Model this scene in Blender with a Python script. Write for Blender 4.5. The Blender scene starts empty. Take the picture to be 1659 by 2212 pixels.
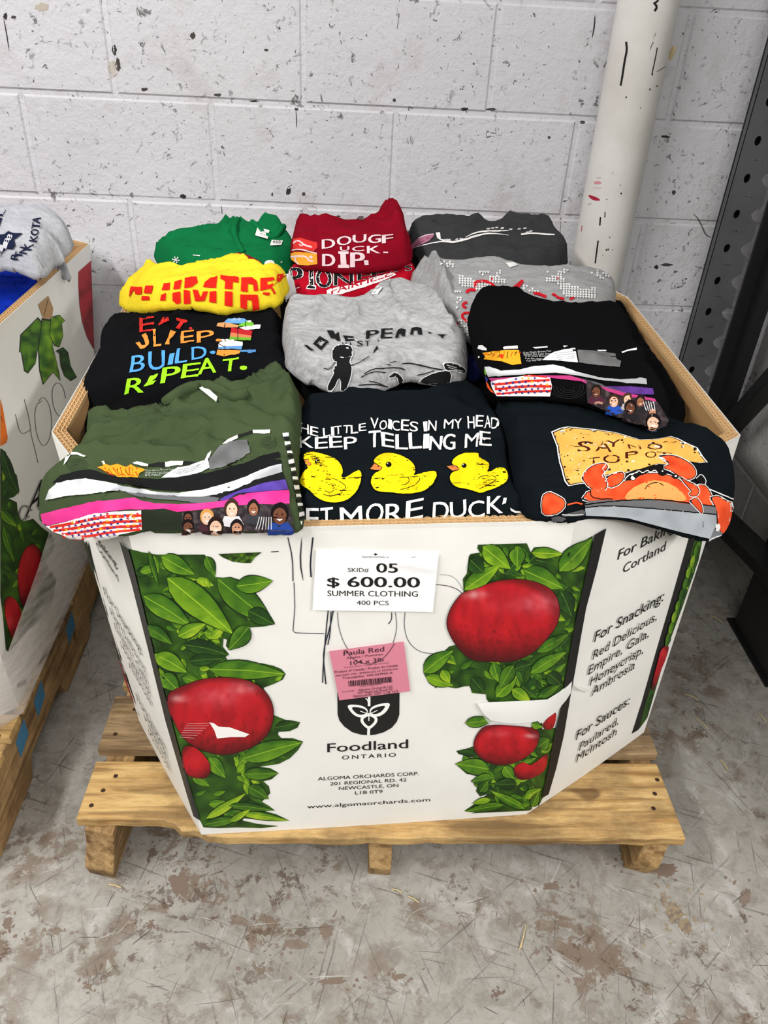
import bpy, bmesh, math, random
import numpy as np
from mathutils import Vector, Matrix, noise
from mathutils.bvhtree import BVHTree
from mathutils.geometry import tessellate_polygon

S = bpy.context.scene
COL = S.collection
FZ = -.028          # floor level (the pallet deck is at .14)

# ------------------------------------------------------------------ camera
IW, IH = 1659, 2212
FPX, PITCH, ROLL, YAW = 1700.0, 0.6006298688754822, 0.0569238371650222, 0.05918632877954779
CAM = Vector((0.32279666801701207, -1.9283568755580596, 1.3389597634160952))
_f = Vector((math.sin(YAW)*math.cos(PITCH), math.cos(YAW)*math.cos(PITCH), -math.sin(PITCH)))
_r0 = Vector((math.cos(YAW), -math.sin(YAW), 0)); _u0 = _r0.cross(_f)
_c, _s = math.cos(ROLL), math.sin(ROLL)
RT = _c*_r0 + _s*_u0; UP = -_s*_r0 + _c*_u0; FW = _f
cd = bpy.data.cameras.new('camera'); cam = bpy.data.objects.new('camera', cd); COL.objects.link(cam)
cd.sensor_fit = 'VERTICAL'; cd.sensor_height = 36.0; cd.lens = FPX/IH*36.0; cd.clip_start = 0.01
cam.matrix_world = Matrix(((RT.x, UP.x, -FW.x, CAM.x), (RT.y, UP.y, -FW.y, CAM.y), (RT.z, UP.z, -FW.z, CAM.z), (0, 0, 0, 1)))
S.camera = cam

# ------------------------------------------------------------------ light
w = bpy.data.worlds.new('world'); S.world = w; w.use_nodes = True
w.node_tree.nodes['Background'].inputs[0].default_value = (1.0, 0.985, 0.97, 1)
w.node_tree.nodes['Background'].inputs[1].default_value = 0.05
def area(name, loc, rot, sx, sy, power, col=(1, 0.98, 0.955)):
    l = bpy.data.lights.new(name, 'AREA'); l.shape = 'RECTANGLE'; l.size = sx; l.size_y = sy
    l.energy = power; l.color = col
    o = bpy.data.objects.new(name, l); COL.objects.link(o); o.location = loc; o.rotation_euler = rot
    return o
area('tube_or_fill_light', (-1.35, -2.3, 3.0), (0, math.radians(-18), 0), 0.22, 2.2, 108)
area('tube_or_fill_light', (2.5, -2.9, 2.7), (math.radians(10), math.radians(35), 0), 0.22, 1.8, 78)
area('tube_or_fill_light', (0.25, -4.0, 3.0), (math.radians(32), 0, 0), 2.2, 0.4, 60)  # added front fill from behind the camera, not a known tube
S.view_settings.view_transform = 'Standard'; S.view_settings.look = 'None'
S.view_settings.exposure = -0.06; S.view_settings.gamma = 1.0; S.view_settings.use_curve_mapping = False

# ------------------------------------------------------------------ helpers
def ray(p):
    return (FW + RT*((p[0]-IW/2)/FPX) - UP*((p[1]-IH/2)/FPX))
def on_z(p, z):
    d = ray(p); return CAM + d*((z-CAM.z)/d.z)
def on_x(p, x):
    d = ray(p); return CAM + d*((x-CAM.x)/d.x)
def on_y(p, y):
    d = ray(p); return CAM + d*((y-CAM.y)/d.y)
def lin(c):
    return tuple((v/255/12.92 if v/255 <= .04045 else ((v/255+.055)/1.055)**2.4) for v in c)
def sm(a, b, x):
    t = min(1, max(0, (x-a)/(b-a))); return t*t*(3-2*t)

def tag(o, label=None, cat=None, group=None, kind=None):
    if label: o['label'] = label
    if cat: o['category'] = cat
    if group: o['group'] = group
    if kind: o['kind'] = kind
    return o
def empty(name, loc, label, cat, group=None):
    o = bpy.data.objects.new(name, None); COL.objects.link(o); o.location = loc; o.empty_display_size = .05
    return tag(o, label, cat, group)
def link(name, verts, faces, mats, parent=None, fm=None, smooth=False, cols=None):
    me = bpy.data.meshes.new(name); me.from_pydata([tuple(v) for v in verts], [], [tuple(f) for f in faces])
    for m in (mats if isinstance(mats, (list, tuple)) else [mats]): me.materials.append(m)
    if fm is not None: me.polygons.foreach_set('material_index', fm)
    if smooth is True: me.polygons.foreach_set('use_smooth', [True]*len(me.polygons))
    elif smooth: me.polygons.foreach_set('use_smooth', smooth)
    if cols is not None:
        a = me.color_attributes.new('Col', 'FLOAT_COLOR', 'POINT')
        a.data.foreach_set('color', np.asarray(cols, np.float32).ravel())
    me.update()
    o = bpy.data.objects.new(name, me); COL.objects.link(o)
    if parent is not None:
        o.parent = parent
        o.matrix_parent_inverse = Matrix.Translation(-Vector(parent.location)) if parent.type == 'EMPTY' else Matrix()
    return o
class MB:
    def __init__(s): s.v = []; s.f = []; s.m = []
    def add(s, v, f, m=0):
        b = len(s.v); s.v += [tuple(x) for x in v]; s.f += [tuple(b+i for i in q) for q in f]; s.m += [m]*len(f)
    def box(s, a, b, m=0):
        x0, y0, z0 = a; x1, y1, z1 = b
        s.add([(x0,y0,z0),(x1,y0,z0),(x1,y1,z0),(x0,y1,z0),(x0,y0,z1),(x1,y0,z1),(x1,y1,z1),(x0,y1,z1)],
              [(0,3,2,1),(4,5,6,7),(0,1,5,4),(1,2,6,5),(2,3,7,6),(3,0,4,7)], m)
    def prism(s, pts, z0, z1, m=0):
        n = len(pts); s.add([(p[0],p[1],z0) for p in pts]+[(p[0],p[1],z1) for p in pts],
              [tuple(range(n-1,-1,-1)), tuple(range(n,2*n))]+[(i,(i+1)%n,n+(i+1)%n,n+i) for i in range(n)], m)
    def bar(s, p, q, w, h, up=(0,0,1), m=0):
        p = Vector(p); q = Vector(q); d = (q-p).normalized(); sd = d.cross(Vector(up)).normalized(); u = sd.cross(d)
        vs = [e + sd*a*w/2 + u*b*h/2 for e in (p, q) for a, b in ((-1,-1),(1,-1),(1,1),(-1,1))]
        s.add(vs, [(3,2,1,0),(4,5,6,7),(0,1,5,4),(1,2,6,5),(2,3,7,6),(3,0,4,7)], m)
    def tube(s, pts, r, n=8, m=0):
        pts = [Vector(p) for p in pts]; vs = []; fs = []
        for i, p in enumerate(pts):
            d = (pts[min(i+1,len(pts)-1)]-pts[max(i-1,0)]).normalized()
            a = d.cross(Vector((.31,.17,.93))).normalized(); b = d.cross(a)
            rr = r[i] if isinstance(r, (list, tuple)) else r
            vs += [p + (a*math.cos(2*math.pi*k/n)+b*math.sin(2*math.pi*k/n))*rr for k in range(n)]
        for i in range(len(pts)-1):
            fs += [(i*n+k, i*n+(k+1)%n, (i+1)*n+(k+1)%n, (i+1)*n+k) for k in range(n)]
        fs += [tuple(range(n-1,-1,-1)), tuple((len(pts)-1)*n+k for k in range(n))]
        s.add(vs, fs, m)
    def build(s, name, mats, parent=None, smooth=False, bevel=0):
        o = link(name, s.v, s.f, mats, parent, s.m, smooth)
        if bevel:
            md = o.modifiers.new('bevel', 'BEVEL'); md.width = bevel; md.segments = 2; md.limit_method = 'ANGLE'
        return o

# ------------------------------------------------------------------ materials
def mat(name, col=(200,200,200), rough=.7, bump=None, metal=0, spec=.3, sheen=0):
    m = bpy.data.materials.new(name); m.use_nodes = True; nt = m.node_tree; b = nt.nodes['Principled BSDF']
    b.inputs['Base Color'].default_value = (*lin(col), 1); b.inputs['Roughness'].default_value = rough
    b.inputs['Metallic'].default_value = metal; b.inputs['Specular IOR Level'].default_value = spec
    if sheen: b.inputs['Sheen Weight'].default_value = sheen
    m['b'] = 1
    return m
class NT:
    """tiny node builder"""
    def __init__(s, m):
        s.m = m; s.nt = m.node_tree; s.b = s.nt.nodes['Principled BSDF']
        s.co = s.nt.nodes.new('ShaderNodeTexCoord').outputs['Object']
    def n(s, t, **kw):
        x = s.nt.nodes.new('ShaderNode'+t)
        for k, v in kw.items():
            if k.startswith('i_'):
                key = k[2:]; key = int(key) if key.isdigit() else key
                if hasattr(v, 'is_output') : s.nt.links.new(v, x.inputs[key])
                else: x.inputs[key].default_value = v
            else: setattr(x, k, v)
        return x
    def map(s, scale=(1,1,1), rot=(0,0,0), loc=(0,0,0)):
        if any(rot):
            r_ = s.n('Mapping'); r_.inputs['Rotation'].default_value = rot; s.nt.links.new(s.co, r_.inputs['Vector'])
            x = s.n('Mapping'); x.inputs['Scale'].default_value = scale; x.inputs['Location'].default_value = loc
            s.nt.links.new(r_.outputs[0], x.inputs['Vector']); return x.outputs[0]
        x = s.n('Mapping'); x.inputs['Scale'].default_value = scale; x.inputs['Rotation'].default_value = rot; x.inputs['Location'].default_value = loc
        s.nt.links.new(s.co, x.inputs['Vector']); return x.outputs[0]
    def noise(s, scale, detail=4, rough=.55, vec=None, dist=0):
        x = s.n('TexNoise'); x.inputs['Scale'].default_value = scale; x.inputs['Detail'].default_value = detail
        x.inputs['Roughness'].default_value = rough; x.inputs['Distortion'].default_value = dist
        s.nt.links.new(vec if vec is not None else s.co, x.inputs['Vector']); return x.outputs['Fac']
    def ramp(s, fac, stops):
        x = s.n('ValToRGB'); cr = x.color_ramp
        while len(cr.elements) < len(stops): cr.elements.new(.5)
        for e, (p, c) in zip(cr.elements, stops):
            e.position = p; e.color = (*(c if isinstance(c, tuple) else (c, c, c)), 1)
        s.nt.links.new(fac, x.inputs[0]); return x.outputs[0]
    def mix(s, fac, a, b, mode='MIX'):
        x = s.n('Mix', data_type='RGBA', blend_type=mode)
        for k, v in ((0, fac), (6, a), (7, b)):
            if hasattr(v, 'is_output'): s.nt.links.new(v, x.inputs[k])
            else: x.inputs[k].default_value = v if k == 0 else (*v, 1)
        return x.outputs[2]
    def math(s, op, a, b=0.0):
        x = s.n('Math', operation=op)
        for k, v in ((0, a), (1, b)):
            if hasattr(v, 'is_output'): s.nt.links.new(v, x.inputs[k])
            else: x.inputs[k].default_value = v
        return x.outputs[0]
    def color(s, c): s.nt.links.new(c, s.b.inputs['Base Color'])
    def rough(s, c): s.nt.links.new(c, s.b.inputs['Roughness'])
    def bump(s, h, strength=.3, dist=.002):
        x = s.n('Bump'); x.inputs['Strength'].default_value = strength; x.inputs['Distance'].default_value = dist
        s.nt.links.new(h, x.inputs['Height']); s.nt.links.new(x.outputs[0], s.b.inputs['Normal'])

def m_wall(name, c, dirt):
    m = mat(name, c, .55, spec=.25); t = NT(m)
    big = t.noise(2.2, 5, .6); fine = t.noise(120, 3, .6); med = t.noise(38, 4, .65)
    base = t.mix(t.ramp(big, [(.35, 0), (.75, 1)]), lin(c), tuple(v*.88 for v in lin(c)))
    pits = t.math('MULTIPLY', t.ramp(t.noise(46, 6, .75, dist=.6), [(.60, 0), (.635, 1)]), t.ramp(t.noise(5, 3, .6), [(.42, 0), (.58, 1)]))
    pits2 = t.ramp(t.noise(75, 2, .5, dist=1.2), [(.70, 0), (.73, 1)])
    p = t.math('MAXIMUM', pits, pits2)
    st = t.math('MULTIPLY', t.ramp(t.noise(3.1, 6, .7), [(.54, 0), (.74, 1)]), dirt)
    base = t.mix(st, base, lin((150, 138, 128)))
    base = t.mix(t.math('MULTIPLY', p, .8), base, lin((66, 60, 60)))
    t.color(base)
    h = t.math('SUBTRACT', t.math('ADD', t.math('MULTIPLY', med, .9), t.math('MULTIPLY', fine, .35)), t.math('MULTIPLY', p, .5))
    t.bump(h, .55, .006)
    return m
M = {}
M['wall'] = m_wall('painted_block', (222, 221, 226), .5)
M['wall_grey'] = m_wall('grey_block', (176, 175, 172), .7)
def m_floor():
    m = mat('concrete_floor', (150,148,144), .55, spec=.3); t = NT(m)
    big = t.noise(1.7, 6, .6); med = t.noise(13, 12, .74, dist=.3); fine = t.noise(90, 4, .6)
    base = t.mix(t.ramp(big, [(.35, 0), (.62, 1)]), lin((174, 171, 164)), lin((148, 144, 136)))
    base = t.mix(t.math('MULTIPLY', t.ramp(t.noise(26, 10, .78, dist=.3), [(.46, 0), (.62, 1)]), .6), base, lin((120, 114, 105)))
    base = t.mix(t.math('MULTIPLY', t.ramp(t.noise(13, 6, .7, vec=t.map(loc=(7, 3, 0)), dist=.6), [(.55, 0), (.66, 1)]), .5), base, lin((196, 194, 190)))
    zone = t.ramp(t.noise(2.6, 4, .65, vec=t.map(loc=(3.1, 1.2, 0))), [(.44, 0), (.56, 1)])
    worn = t.math('MULTIPLY', t.ramp(med, [(.535, 0), (.555, 1)]), zone)
    base = t.mix(t.math('MULTIPLY', worn, .8), base, lin((116, 98, 82)))
    worn2 = t.math('MULTIPLY', t.ramp(t.noise(30, 10, .76, vec=t.map(loc=(1, 9, 0)), dist=.4), [(.56, 0), (.58, 1)]), zone)
    base = t.mix(t.math('MULTIPLY', worn2, .8), base, lin((92, 74, 60)))
    for k, (a, sx, th) in enumerate(((.9, 120, .635), (2.2, 140, .66), (.25, 150, .63), (1.45, 140, .665), (2.75, 160, .63), (.6, 170, .66), (1.9, 150, .63))):
        sc = t.noise(1.0, 4, .65, vec=t.map((sx, 4.2, 1), (0, 0, a), (k*3.3, k*1.7, 0)), dist=.12)
        base = t.mix(t.math('MULTIPLY', t.ramp(sc, [(th, 0), (th+.03, 1)]), .6 if k % 2 == 0 else .4), base, lin((84, 79, 74) if k % 2 == 0 else (200, 198, 194)))
    spots = t.ramp(t.noise(11, 8, .78, dist=1.2), [(.63, 0), (.66, 1)])
    base = t.mix(t.math('MULTIPLY', spots, .8), base, lin((86, 66, 54)))
    t.color(base)
    t.rough(t.ramp(med, [(.3, .42), (.7, .7)]))
    t.bump(t.math('ADD', fine, t.math('MULTIPLY', worn, -.6)), .25, .002)
    return m
M['floor'] = m_floor()
def m_wood(name, c1, c2, c3, ax=0):
    m = mat(name, c1, .75, spec=.2); t = NT(m)
    sc = (2.2, 26, 26) if ax == 0 else (26, 2.2, 26)
    g = t.noise(2.6, 7, .68, vec=t.map(sc), dist=.9); bl = t.noise(6, 7, .72, vec=t.map((1, 1.9, 1) if ax == 0 else (1.9, 1, 1)))
    rings = t.noise(1.0, 3, .5, vec=t.map(tuple(v*2.6 for v in sc)))
    base = t.mix(t.ramp(g, [(.38, 0), (.60, 1)]), lin(c1), lin(c2))
    base = t.mix(t.math('MULTIPLY', t.ramp(bl, [(.43, 0), (.60, 1)]), .62), base, lin(c3))
    base = t.mix(t.math('MULTIPLY', t.ramp(rings, [(.54, 0), (.64, 1)]), .5), base, lin(c3))
    kn = t.ramp(t.noise(9, 2, .4, vec=t.map((1, 2.0, 1), loc=(.3, .8, 0))), [(.71, 0), (.76, 1)])
    base = t.mix(t.math('MULTIPLY', kn, .7), base, lin((88, 62, 38)))
    t.color(base); t.bump(t.math('ADD', g, t.math('MULTIPLY', rings, .5)), .35, .003)
    return m
M['wood'] = m_wood('pallet_pine', (206, 174, 118), (170, 132, 80), (100, 80, 56))
M['wood_grey'] = m_wood('weathered_pine', (172, 146, 110), (132, 107, 76), (78, 64, 50))
M['wood_y'] = m_wood('stringer_pine', (196, 164, 116), (160, 126, 82), (86, 62, 42), 1)
M['nail'] = mat('rusty_nail', (70, 50, 38), .6, metal=.5)
def m_card(name, c):
    m = mat(name, c, .8, spec=.15); t = NT(m)
    fl = t.noise(1, 2, .5, vec=t.map((60, 60, 3)))
    base = t.mix(t.ramp(t.noise(6, 4, .6), [(.3, 0), (.7, 1)]), lin(c), tuple(v*.9 for v in lin(c)))
    t.color(base); t.bump(fl, .08, .002); return m
M['kraft'] = m_card('kraft_cardboard', (178, 138, 92))
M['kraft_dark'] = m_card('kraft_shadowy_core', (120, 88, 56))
M['kraft_edge'] = m_card('kraft_cut_edge', (214, 176, 126))
M['white_card'] = m_card('white_printed_cardboard', (240, 239, 233))
M['white_card'].node_tree.nodes['Principled BSDF'].inputs['Roughness'].default_value = .5
def m_ink(name, rough=.55):
    m = mat(name, (255,255,255), rough, spec=.3); t = NT(m)
    a = t.n('Attribute', attribute_name='Col'); t.color(a.outputs['Color']); return m
M['ink'] = m_ink('printed_ink'); M['ink_cloth'] = m_ink('fabric_print', .8); M['ink_cloth'].node_tree.nodes['Principled BSDF'].inputs['Specular IOR Level'].default_value = .1
def m_cloth(name, c, heather=0, c2=None, rough=.95, sheen=0):
    m = mat(name, c, rough, spec=.04, sheen=sheen); t = NT(m)
    weave = t.noise(420, 2, .5); wr = t.noise(26, 4, .6, dist=.7)
    base = lin(c)
    if heather:
        hz = t.noise(1, 4, .7, vec=t.map((60, 210, 120), (0, 0, .25)))
        base = t.mix(t.math('MULTIPLY', t.ramp(hz, [(.38, 0), (.64, 1)]), heather), base, lin(c2))
    else:
        base = t.mix(t.ramp(t.noise(9, 4, .6), [(.3, 0), (.75, 1)]), base, tuple(v*.82 for v in base))
    t.color(base)
    t.bump(t.math('ADD', t.math('MULTIPLY', weave, .25), t.math('MULTIPLY', wr, 1.)), .5, .004)
    return m
M['pvc'] = mat('painted_pipe', (228, 226, 222), .38, spec=.4)
_t = NT(M['pvc'])
_b = _t.mix(_t.ramp(_t.noise(5, 5, .65), [(.4, 0), (.8, 1)]), lin((232, 230, 226)), lin((206, 202, 194)))
_chip = _t.math('MULTIPLY', _t.ramp(_t.noise(1, 4, .7, vec=_t.map((42, 42, 7)), dist=.5), [(.71, 0), (.725, 1)]), 1.)
_t.color(_t.mix(_chip, _b, lin((28, 26, 26)))); _t.bump(_t.noise(60, 3, .5), .08, .002)
M['steel'] = mat('grey_rack_paint', (84, 87, 88), .45, spec=.4)
_t = NT(M['steel']); _t.color(_t.mix(_t.ramp(_t.noise(7, 5, .7), [(.4, 0), (.8, 1)]), lin((88, 91, 92)), lin((70, 72, 72))))
M['steel_black'] = mat('rack_black_and_shade', (26, 26, 27), .45, spec=.4)  # black paint; on the back post's flange it also stands for shade
M['label_white'] = mat('white_label_paper', (250, 250, 250), .5)
M['label_pink'] = mat('pink_sticker_paper', (216, 132, 150), .5)
M['tag_white'] = mat('white_care_tag', (238, 238, 234), .6)

# ------------------------------------------------------------------ setting: block walls, floor
def block_wall(name, x0, x1, zr, hz, mapf, mt, off=(0, .203), x_first=0.0):
    """painted concrete block: every block has eased edges around a recessed tooled joint"""
    b = MB(); g = .0045; e = .004; dep = .0035
    k = 0
    z = zr[0]
    while z < zr[1]:
        o = off[k % 2] + x_first
        n0 = math.floor((x0-o)/.406)-1
        rr = random.Random(k)
        for n in range(n0, math.ceil((x1-o)/.406)+1):
            a = max(x0, o+n*.406); c = min(x1, o+(n+1)*.406)
            if c-a < .02: continue
            j = rr.uniform(-.0012, .0012)
            q = [(a+g, z+g), (c-g, z+g), (c-g, z+hz-g), (a+g, z+hz-g)]
            q2 = [(a+g+e, z+g+e), (c-g-e, z+g+e), (c-g-e, z+hz-g-e), (a+g+e, z+hz-g-e)]
            vs = [mapf(u, v, -dep) for u, v in q]+[mapf(u, v, j) for u, v in q2]
            b.add(vs, [(4,5,6,7)]+[(i, (i+1)%4, 4+(i+1)%4, 4+i) for i in range(4)])
        z += hz; k += 1
    # mortar bed behind, and the wall's own thickness
    b.add([mapf(u, v, d) for d in (-dep, -.15) for u, v in ((x0, zr[0]), (x1, zr[0]), (x1, z), (x0, z))],
          [(0,1,2,3), (7,6,5,4), (0,4,5,1), (1,5,6,2), (2,6,7,3), (3,7,4,0)])
    return tag(b.build(name, mt), kind='structure')
HZ = .212
WR = 1.40
block_wall('wall_back', -2.6, WR+.1, (1.09-6*HZ, 2.6), HZ, lambda u, v, d: (u, -d, v), M['wall'], off=(.203, 0.0), x_first=.008)
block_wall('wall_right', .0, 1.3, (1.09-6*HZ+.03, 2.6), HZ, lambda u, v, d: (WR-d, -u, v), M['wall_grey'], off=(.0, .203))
fb = MB(); fb.box((-3.2, -5.0, FZ-.1), (4.2, .16, FZ)); tag(fb.build('floor', M['floor']), kind='structure')

# ------------------------------------------------------------------ drain pipe on the wall
pr = MB(); cx, cy = .905, -.075
pr.tube([(cx+.004, cy, FZ), (cx, cy, .8), (cx-.006, cy, 1.7), (cx-.012, cy, 2.6)], .0605, 40)
pipe = pr.build('drain_pipe', M['pvc'], smooth=True)
tag(pipe, 'white painted vertical drain pipe with chipped black flecks against the block wall', 'pipe')
# red scuffs and loose tape on the pipe come later (they are laid on its surface)

# ------------------------------------------------------------------ rack upright in the corner
rack = empty('rack_upright', (1.25, -.1, FZ), 'dark grey perforated steel rack upright with braces in the right corner', 'rack')
def holed_strip(mb, x0, x1, y, z0, z1, pitch, r, hx, scallop, th=.004, m=0):
    """a front plate with round holes and a row of half-moon notches along its right edge"""
    nz = int((z1-z0)/pitch); N = 12
    for i in range(nz):
        a = z0+i*pitch; c = a+pitch; zc = (a+c)/2
        ring = [(hx+r*math.cos(2*math.pi*k/N), zc+r*1.35*math.sin(2*math.pi*k/N)) for k in range(N)]
        xs = x0+(x1-x0)*.62
        sq = []
        for k in range(N):
            an = 2*math.pi*k/N; dx, dz = math.cos(an), math.sin(an)
            tx = ((xs-hx) if dx > 0 else (hx-x0))/abs(dx) if abs(dx) > 1e-6 else 1e9
            tz = (pitch/2)/abs(dz) if abs(dz) > 1e-6 else 1e9
            t = min(tx, tz); sq.append((hx+dx*t, zc+dz*t))
        crn = [(xs, c), (x0, c), (x0, a), (xs, a)]
        vs = [(p[0], y, p[1]) for p in ring+sq+crn]; fs = []
        for k in range(N): fs.append((k, (k+1)%N, N+(k+1)%N, N+k))
        for q, (p0, p1) in enumerate(((1, 2), (4, 5), (7, 8), (10, 11))):
            fs.append((N+p0, N+p1, 2*N+q))
        fs = [f[::-1] for f in fs]
        back = [(v[0], v[1]+th, v[2]) for v in vs]; nv = len(vs)
        fb_ = [tuple(nv+i for i in f[::-1]) for f in fs]
        wall_ = [(k, nv+k, nv+(k+1)%N, (k+1)%N) for k in range(N)]
        mb.add(vs+back, fs+fb_+wall_, m)
        # scalloped right part
        prof = []
        for k in range(9):
            t = k/8; zz = a+pitch*t
            prof.append((x1-(scallop*max(0, math.sin(math.pi*min(1, max(0, (t-.25)/.5))))), zz))
        vs = [(xs, y, p[1]) for p in prof]+[(p[0], y, p[1]) for p in prof]
        n = 9; fs = [(i, n+i, n+i+1, i+1) for i in range(n-1)]
        back = [(v[0], v[1]+th, v[2]) for v in vs]
        fs2 = [tuple(2*n+i for i in f[::-1]) for f in fs]; edge = [(n+i, 3*n+i, 3*n+i+1, n+i+1) for i in range(n-1)]
        mb.add(vs+back, fs+fs2+edge, m)
PY = -.10; PX0, PX1 = 1.162, 1.245
pm = MB(); holed_strip(pm, PX0, PX1, PY, FZ, 2.4, .0762, .0075, PX0+.03, .02)
pm.box((PX0, PY+.004, FZ), (PX0+.003, PY+.02, 2.4))          # left return flange
post = pm.build('post', M['steel'], rack); tag(post, 'grey back post with round holes')
p2 = MB(); p2.box((PX0+.003, PY+.03, FZ), (PX0+.058, PY+.034, 2.4)); p2.box((PX1+.018, PY+.012, FZ), (PX1+.05, PY+.02, 2.4), 0); p2.box((PX1+.046, PY-.03, FZ), (PX1+.052, PY+.02, 2.4)); p2.box((PX1+.052, PY-.03, FZ), (PX1+.075, PY-.024, 2.4))  # first plate is added to darken the holes; flange shade is in its black
tag(p2.build('flange_and_backing', M['steel_black'], rack), 'black inner flange of the back post, with a dark plate added behind the holes')
br = MB(); br.bar((1.315, -.10, .335), (1.315, -.52, 1.015), .03, .052, (1,0,0)); br.build('brace', M['steel_black'], rack, bevel=.003)
br = MB(); br.bar((1.315, -.17, .175), (1.315, -.66, .265), .03, .075, (1,0,0)); br.build('brace', M['steel_black'], rack, bevel=.003)
fp = MB(); fp.box((1.345, -.62, FZ+.006), (1.352, -.42, .55)); fp.box((1.352, -.426, FZ+.006), (1.395, -.42, .55)); fp.box((1.352, -.62, FZ+.006), (1.395, -.614, .55))
tag(fp.build('post', M['steel_black'], rack), 'black front post')
bp = MB(); bp.box((1.335, -.64, FZ), (1.399, -.40, FZ+.006)); bp.build('base_plate', M['steel_black'], rack)
bp = MB(); bp.box((1.14, -.115, FZ), (1.26, -.02, FZ+.006)); bp.build('base_plate', M['steel_black'], rack)

# ------------------------------------------------------------------ pallets
def board(parent, outline, z0, z1, mt, seed, nails=()):
    """one deck board: outline split along x, edges slightly chewed"""
    r = random.Random(seed); mb = MB()
    mb.prism(outline, z0, z1)
    for (x, y) in nails:
        n = 8; mb.add([(x+.0042*math.cos(6.2832*k/n), y+.0042*math.sin(6.2832*k/n), z1+.0006) for k in range(n)], [tuple(range(n))], 1)
    o = mb.build('deck_board', [mt, M['nail']], parent, bevel=.0025); return o
def jag(x0, x1, y, amp, n, seed):
    r = random.Random(seed); return [(x0+(x1-x0)*i/n, y+r.uniform(-amp, amp)) for i in range(n+1)]
pal = empty('wooden_pallet', (.40, -.58, FZ), 'worn wooden pallet standing under the middle white apple bin', 'pallet')
PXL, PXR = -.119, .919
ZD = .14
front = [(PXL, -1.116)] + jag(-.08, .02, -1.117, .0015, 5, 1) + [(.045, -1.122), (.062, -1.138), (.085, -1.136), (.105, -1.146)] + jag(.14, .88, -1.149, .0025, 22, 3) + [(PXR, -1.15), (PXR-.002, -.993), (.4, -.994), (PXL+.002, -.998)]
ys = [None, (-.972, -.842), (-.815, -.70), (-.66, -.54), (-.50, -.38), (-.34, -.22), (-.17, -.04)]
xs3 = (-.088, .40, .892)
board(pal, front, ZD-.02, ZD, M['wood'], 1, [(x+d, y) for x in xs3 for d, y in ((-.012, -1.09), (.014, -1.03), (.0, -1.06))])
for i, yy in enumerate(ys[1:]):
    a, c = yy; l = PXL+(.004 if i % 2 else -.003); rr_ = PXR+(.002 if i % 2 else .008)
    o = [(l, a)] + jag(l+.05, rr_-.05, a, .0012, 10, 10+i) + [(rr_, a), (rr_, c), (l, c)]
    board(pal, o, ZD-.02, ZD, M['wood_grey'] if i in (0, 2, 3, 5) else M['wood'], 20+i, [(x+d, (a+c)/2+e_) for x in xs3 for d, e_ in ((-.01, -.03), (.012, .03))])
for k, x in enumerate(xs3):
    mb = MB(); wd = .026 if k == 0 else .02
    yf = (-1.135, -1.128, -1.125)[k]; r = random.Random(70+k)
    # stringer with a chewed, slanted front end and two fork notches
    prof = [(yf+.012, FZ), (yf-.006, .02), (yf+.004, .07), (yf+.002, ZD-.02), (-.03, ZD-.02), (-.03, FZ), (-.27, FZ), (-.29, .02), (-.48, .02), (-.50, FZ), (-.68, FZ), (-.70, .02), (-.89, .02), (-.91, FZ)]
    n = len(prof); tw = (.018 if k == 0 else (-.0 if k == 1 else .012))
    def px_(s, y, z): return x + s*wd + (tw*(z/.12-.5) if y < -1.0 else 0) + r.uniform(-.002, .002)
    vs = [(px_(-1, y, z), y+(.012 if k != 1 else .003), z) for y, z in prof]+[(px_(1, y, z), y, z) for y, z in prof]
    mb.add(vs, [tuple(range(n)), tuple(range(2*n-1, n-1, -1))]+[(i, n+i, n+(i+1)%n, (i+1)%n) for i in range(n)])
    mb.build('stringer', M['wood_y'], pal, bevel=.003)
lp = empty('wooden_pallet', (-.8, -.58, FZ), 'wooden pallet under the left bin of sweatshirts, blue marks on its side', 'pallet')
LX0, LX1 = -1.33, -.284
lys = [(-1.115, -.985), (-.955, -.90), (-.885, -.765), (-.73, -.61), (-.57, -.45), (-.41, -.29), (-.25, -.13), (-.1, -.02)]
for i, (a, c) in enumerate(lys):
    o = [(LX0, a)] + jag(LX0+.1, LX1-.03, a, .0012, 12, 40+i) + [(LX1, a), (LX1, c), (LX0, c)]
    board(lp, o, .13, .15, M['wood'] if i != 3 else M['wood_grey'], 50+i, [(LX1-.02, (a+c)/2+d) for d in (-.025, .03)])
for x in (LX0+.03, -.80, LX1-.028):
    mb = MB(); prof = [(-1.115, FZ), (-1.115, .13), (-.02, .13), (-.02, FZ), (-.27, FZ), (-.29, .02), (-.48, .02), (-.50, FZ), (-.68, FZ), (-.70, .02), (-.89, .02), (-.91, FZ)]
    n = len(prof); mb.add([(x-.021, y, z) for y, z in prof]+[(x+.021, y, z) for y, z in prof], [tuple(range(n)), tuple(range(2*n-1, n-1, -1))]+[(i, n+i, n+(i+1)%n, (i+1)%n) for i in range(n)])
    if x > -.4:
        for a in (-.93, -.83, -.62, -.40): mb.add([(x+.0216, a, .06), (x+.0216, a+.05, .07), (x+.0216, a+.05, .115), (x+.0216, a, .105)], [(0,1,2,3)], 1)
    mb.build('stringer', [M['wood_y'], mat('blue_mark', (70, 130, 170), .7)], lp, bevel=.003)

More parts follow.
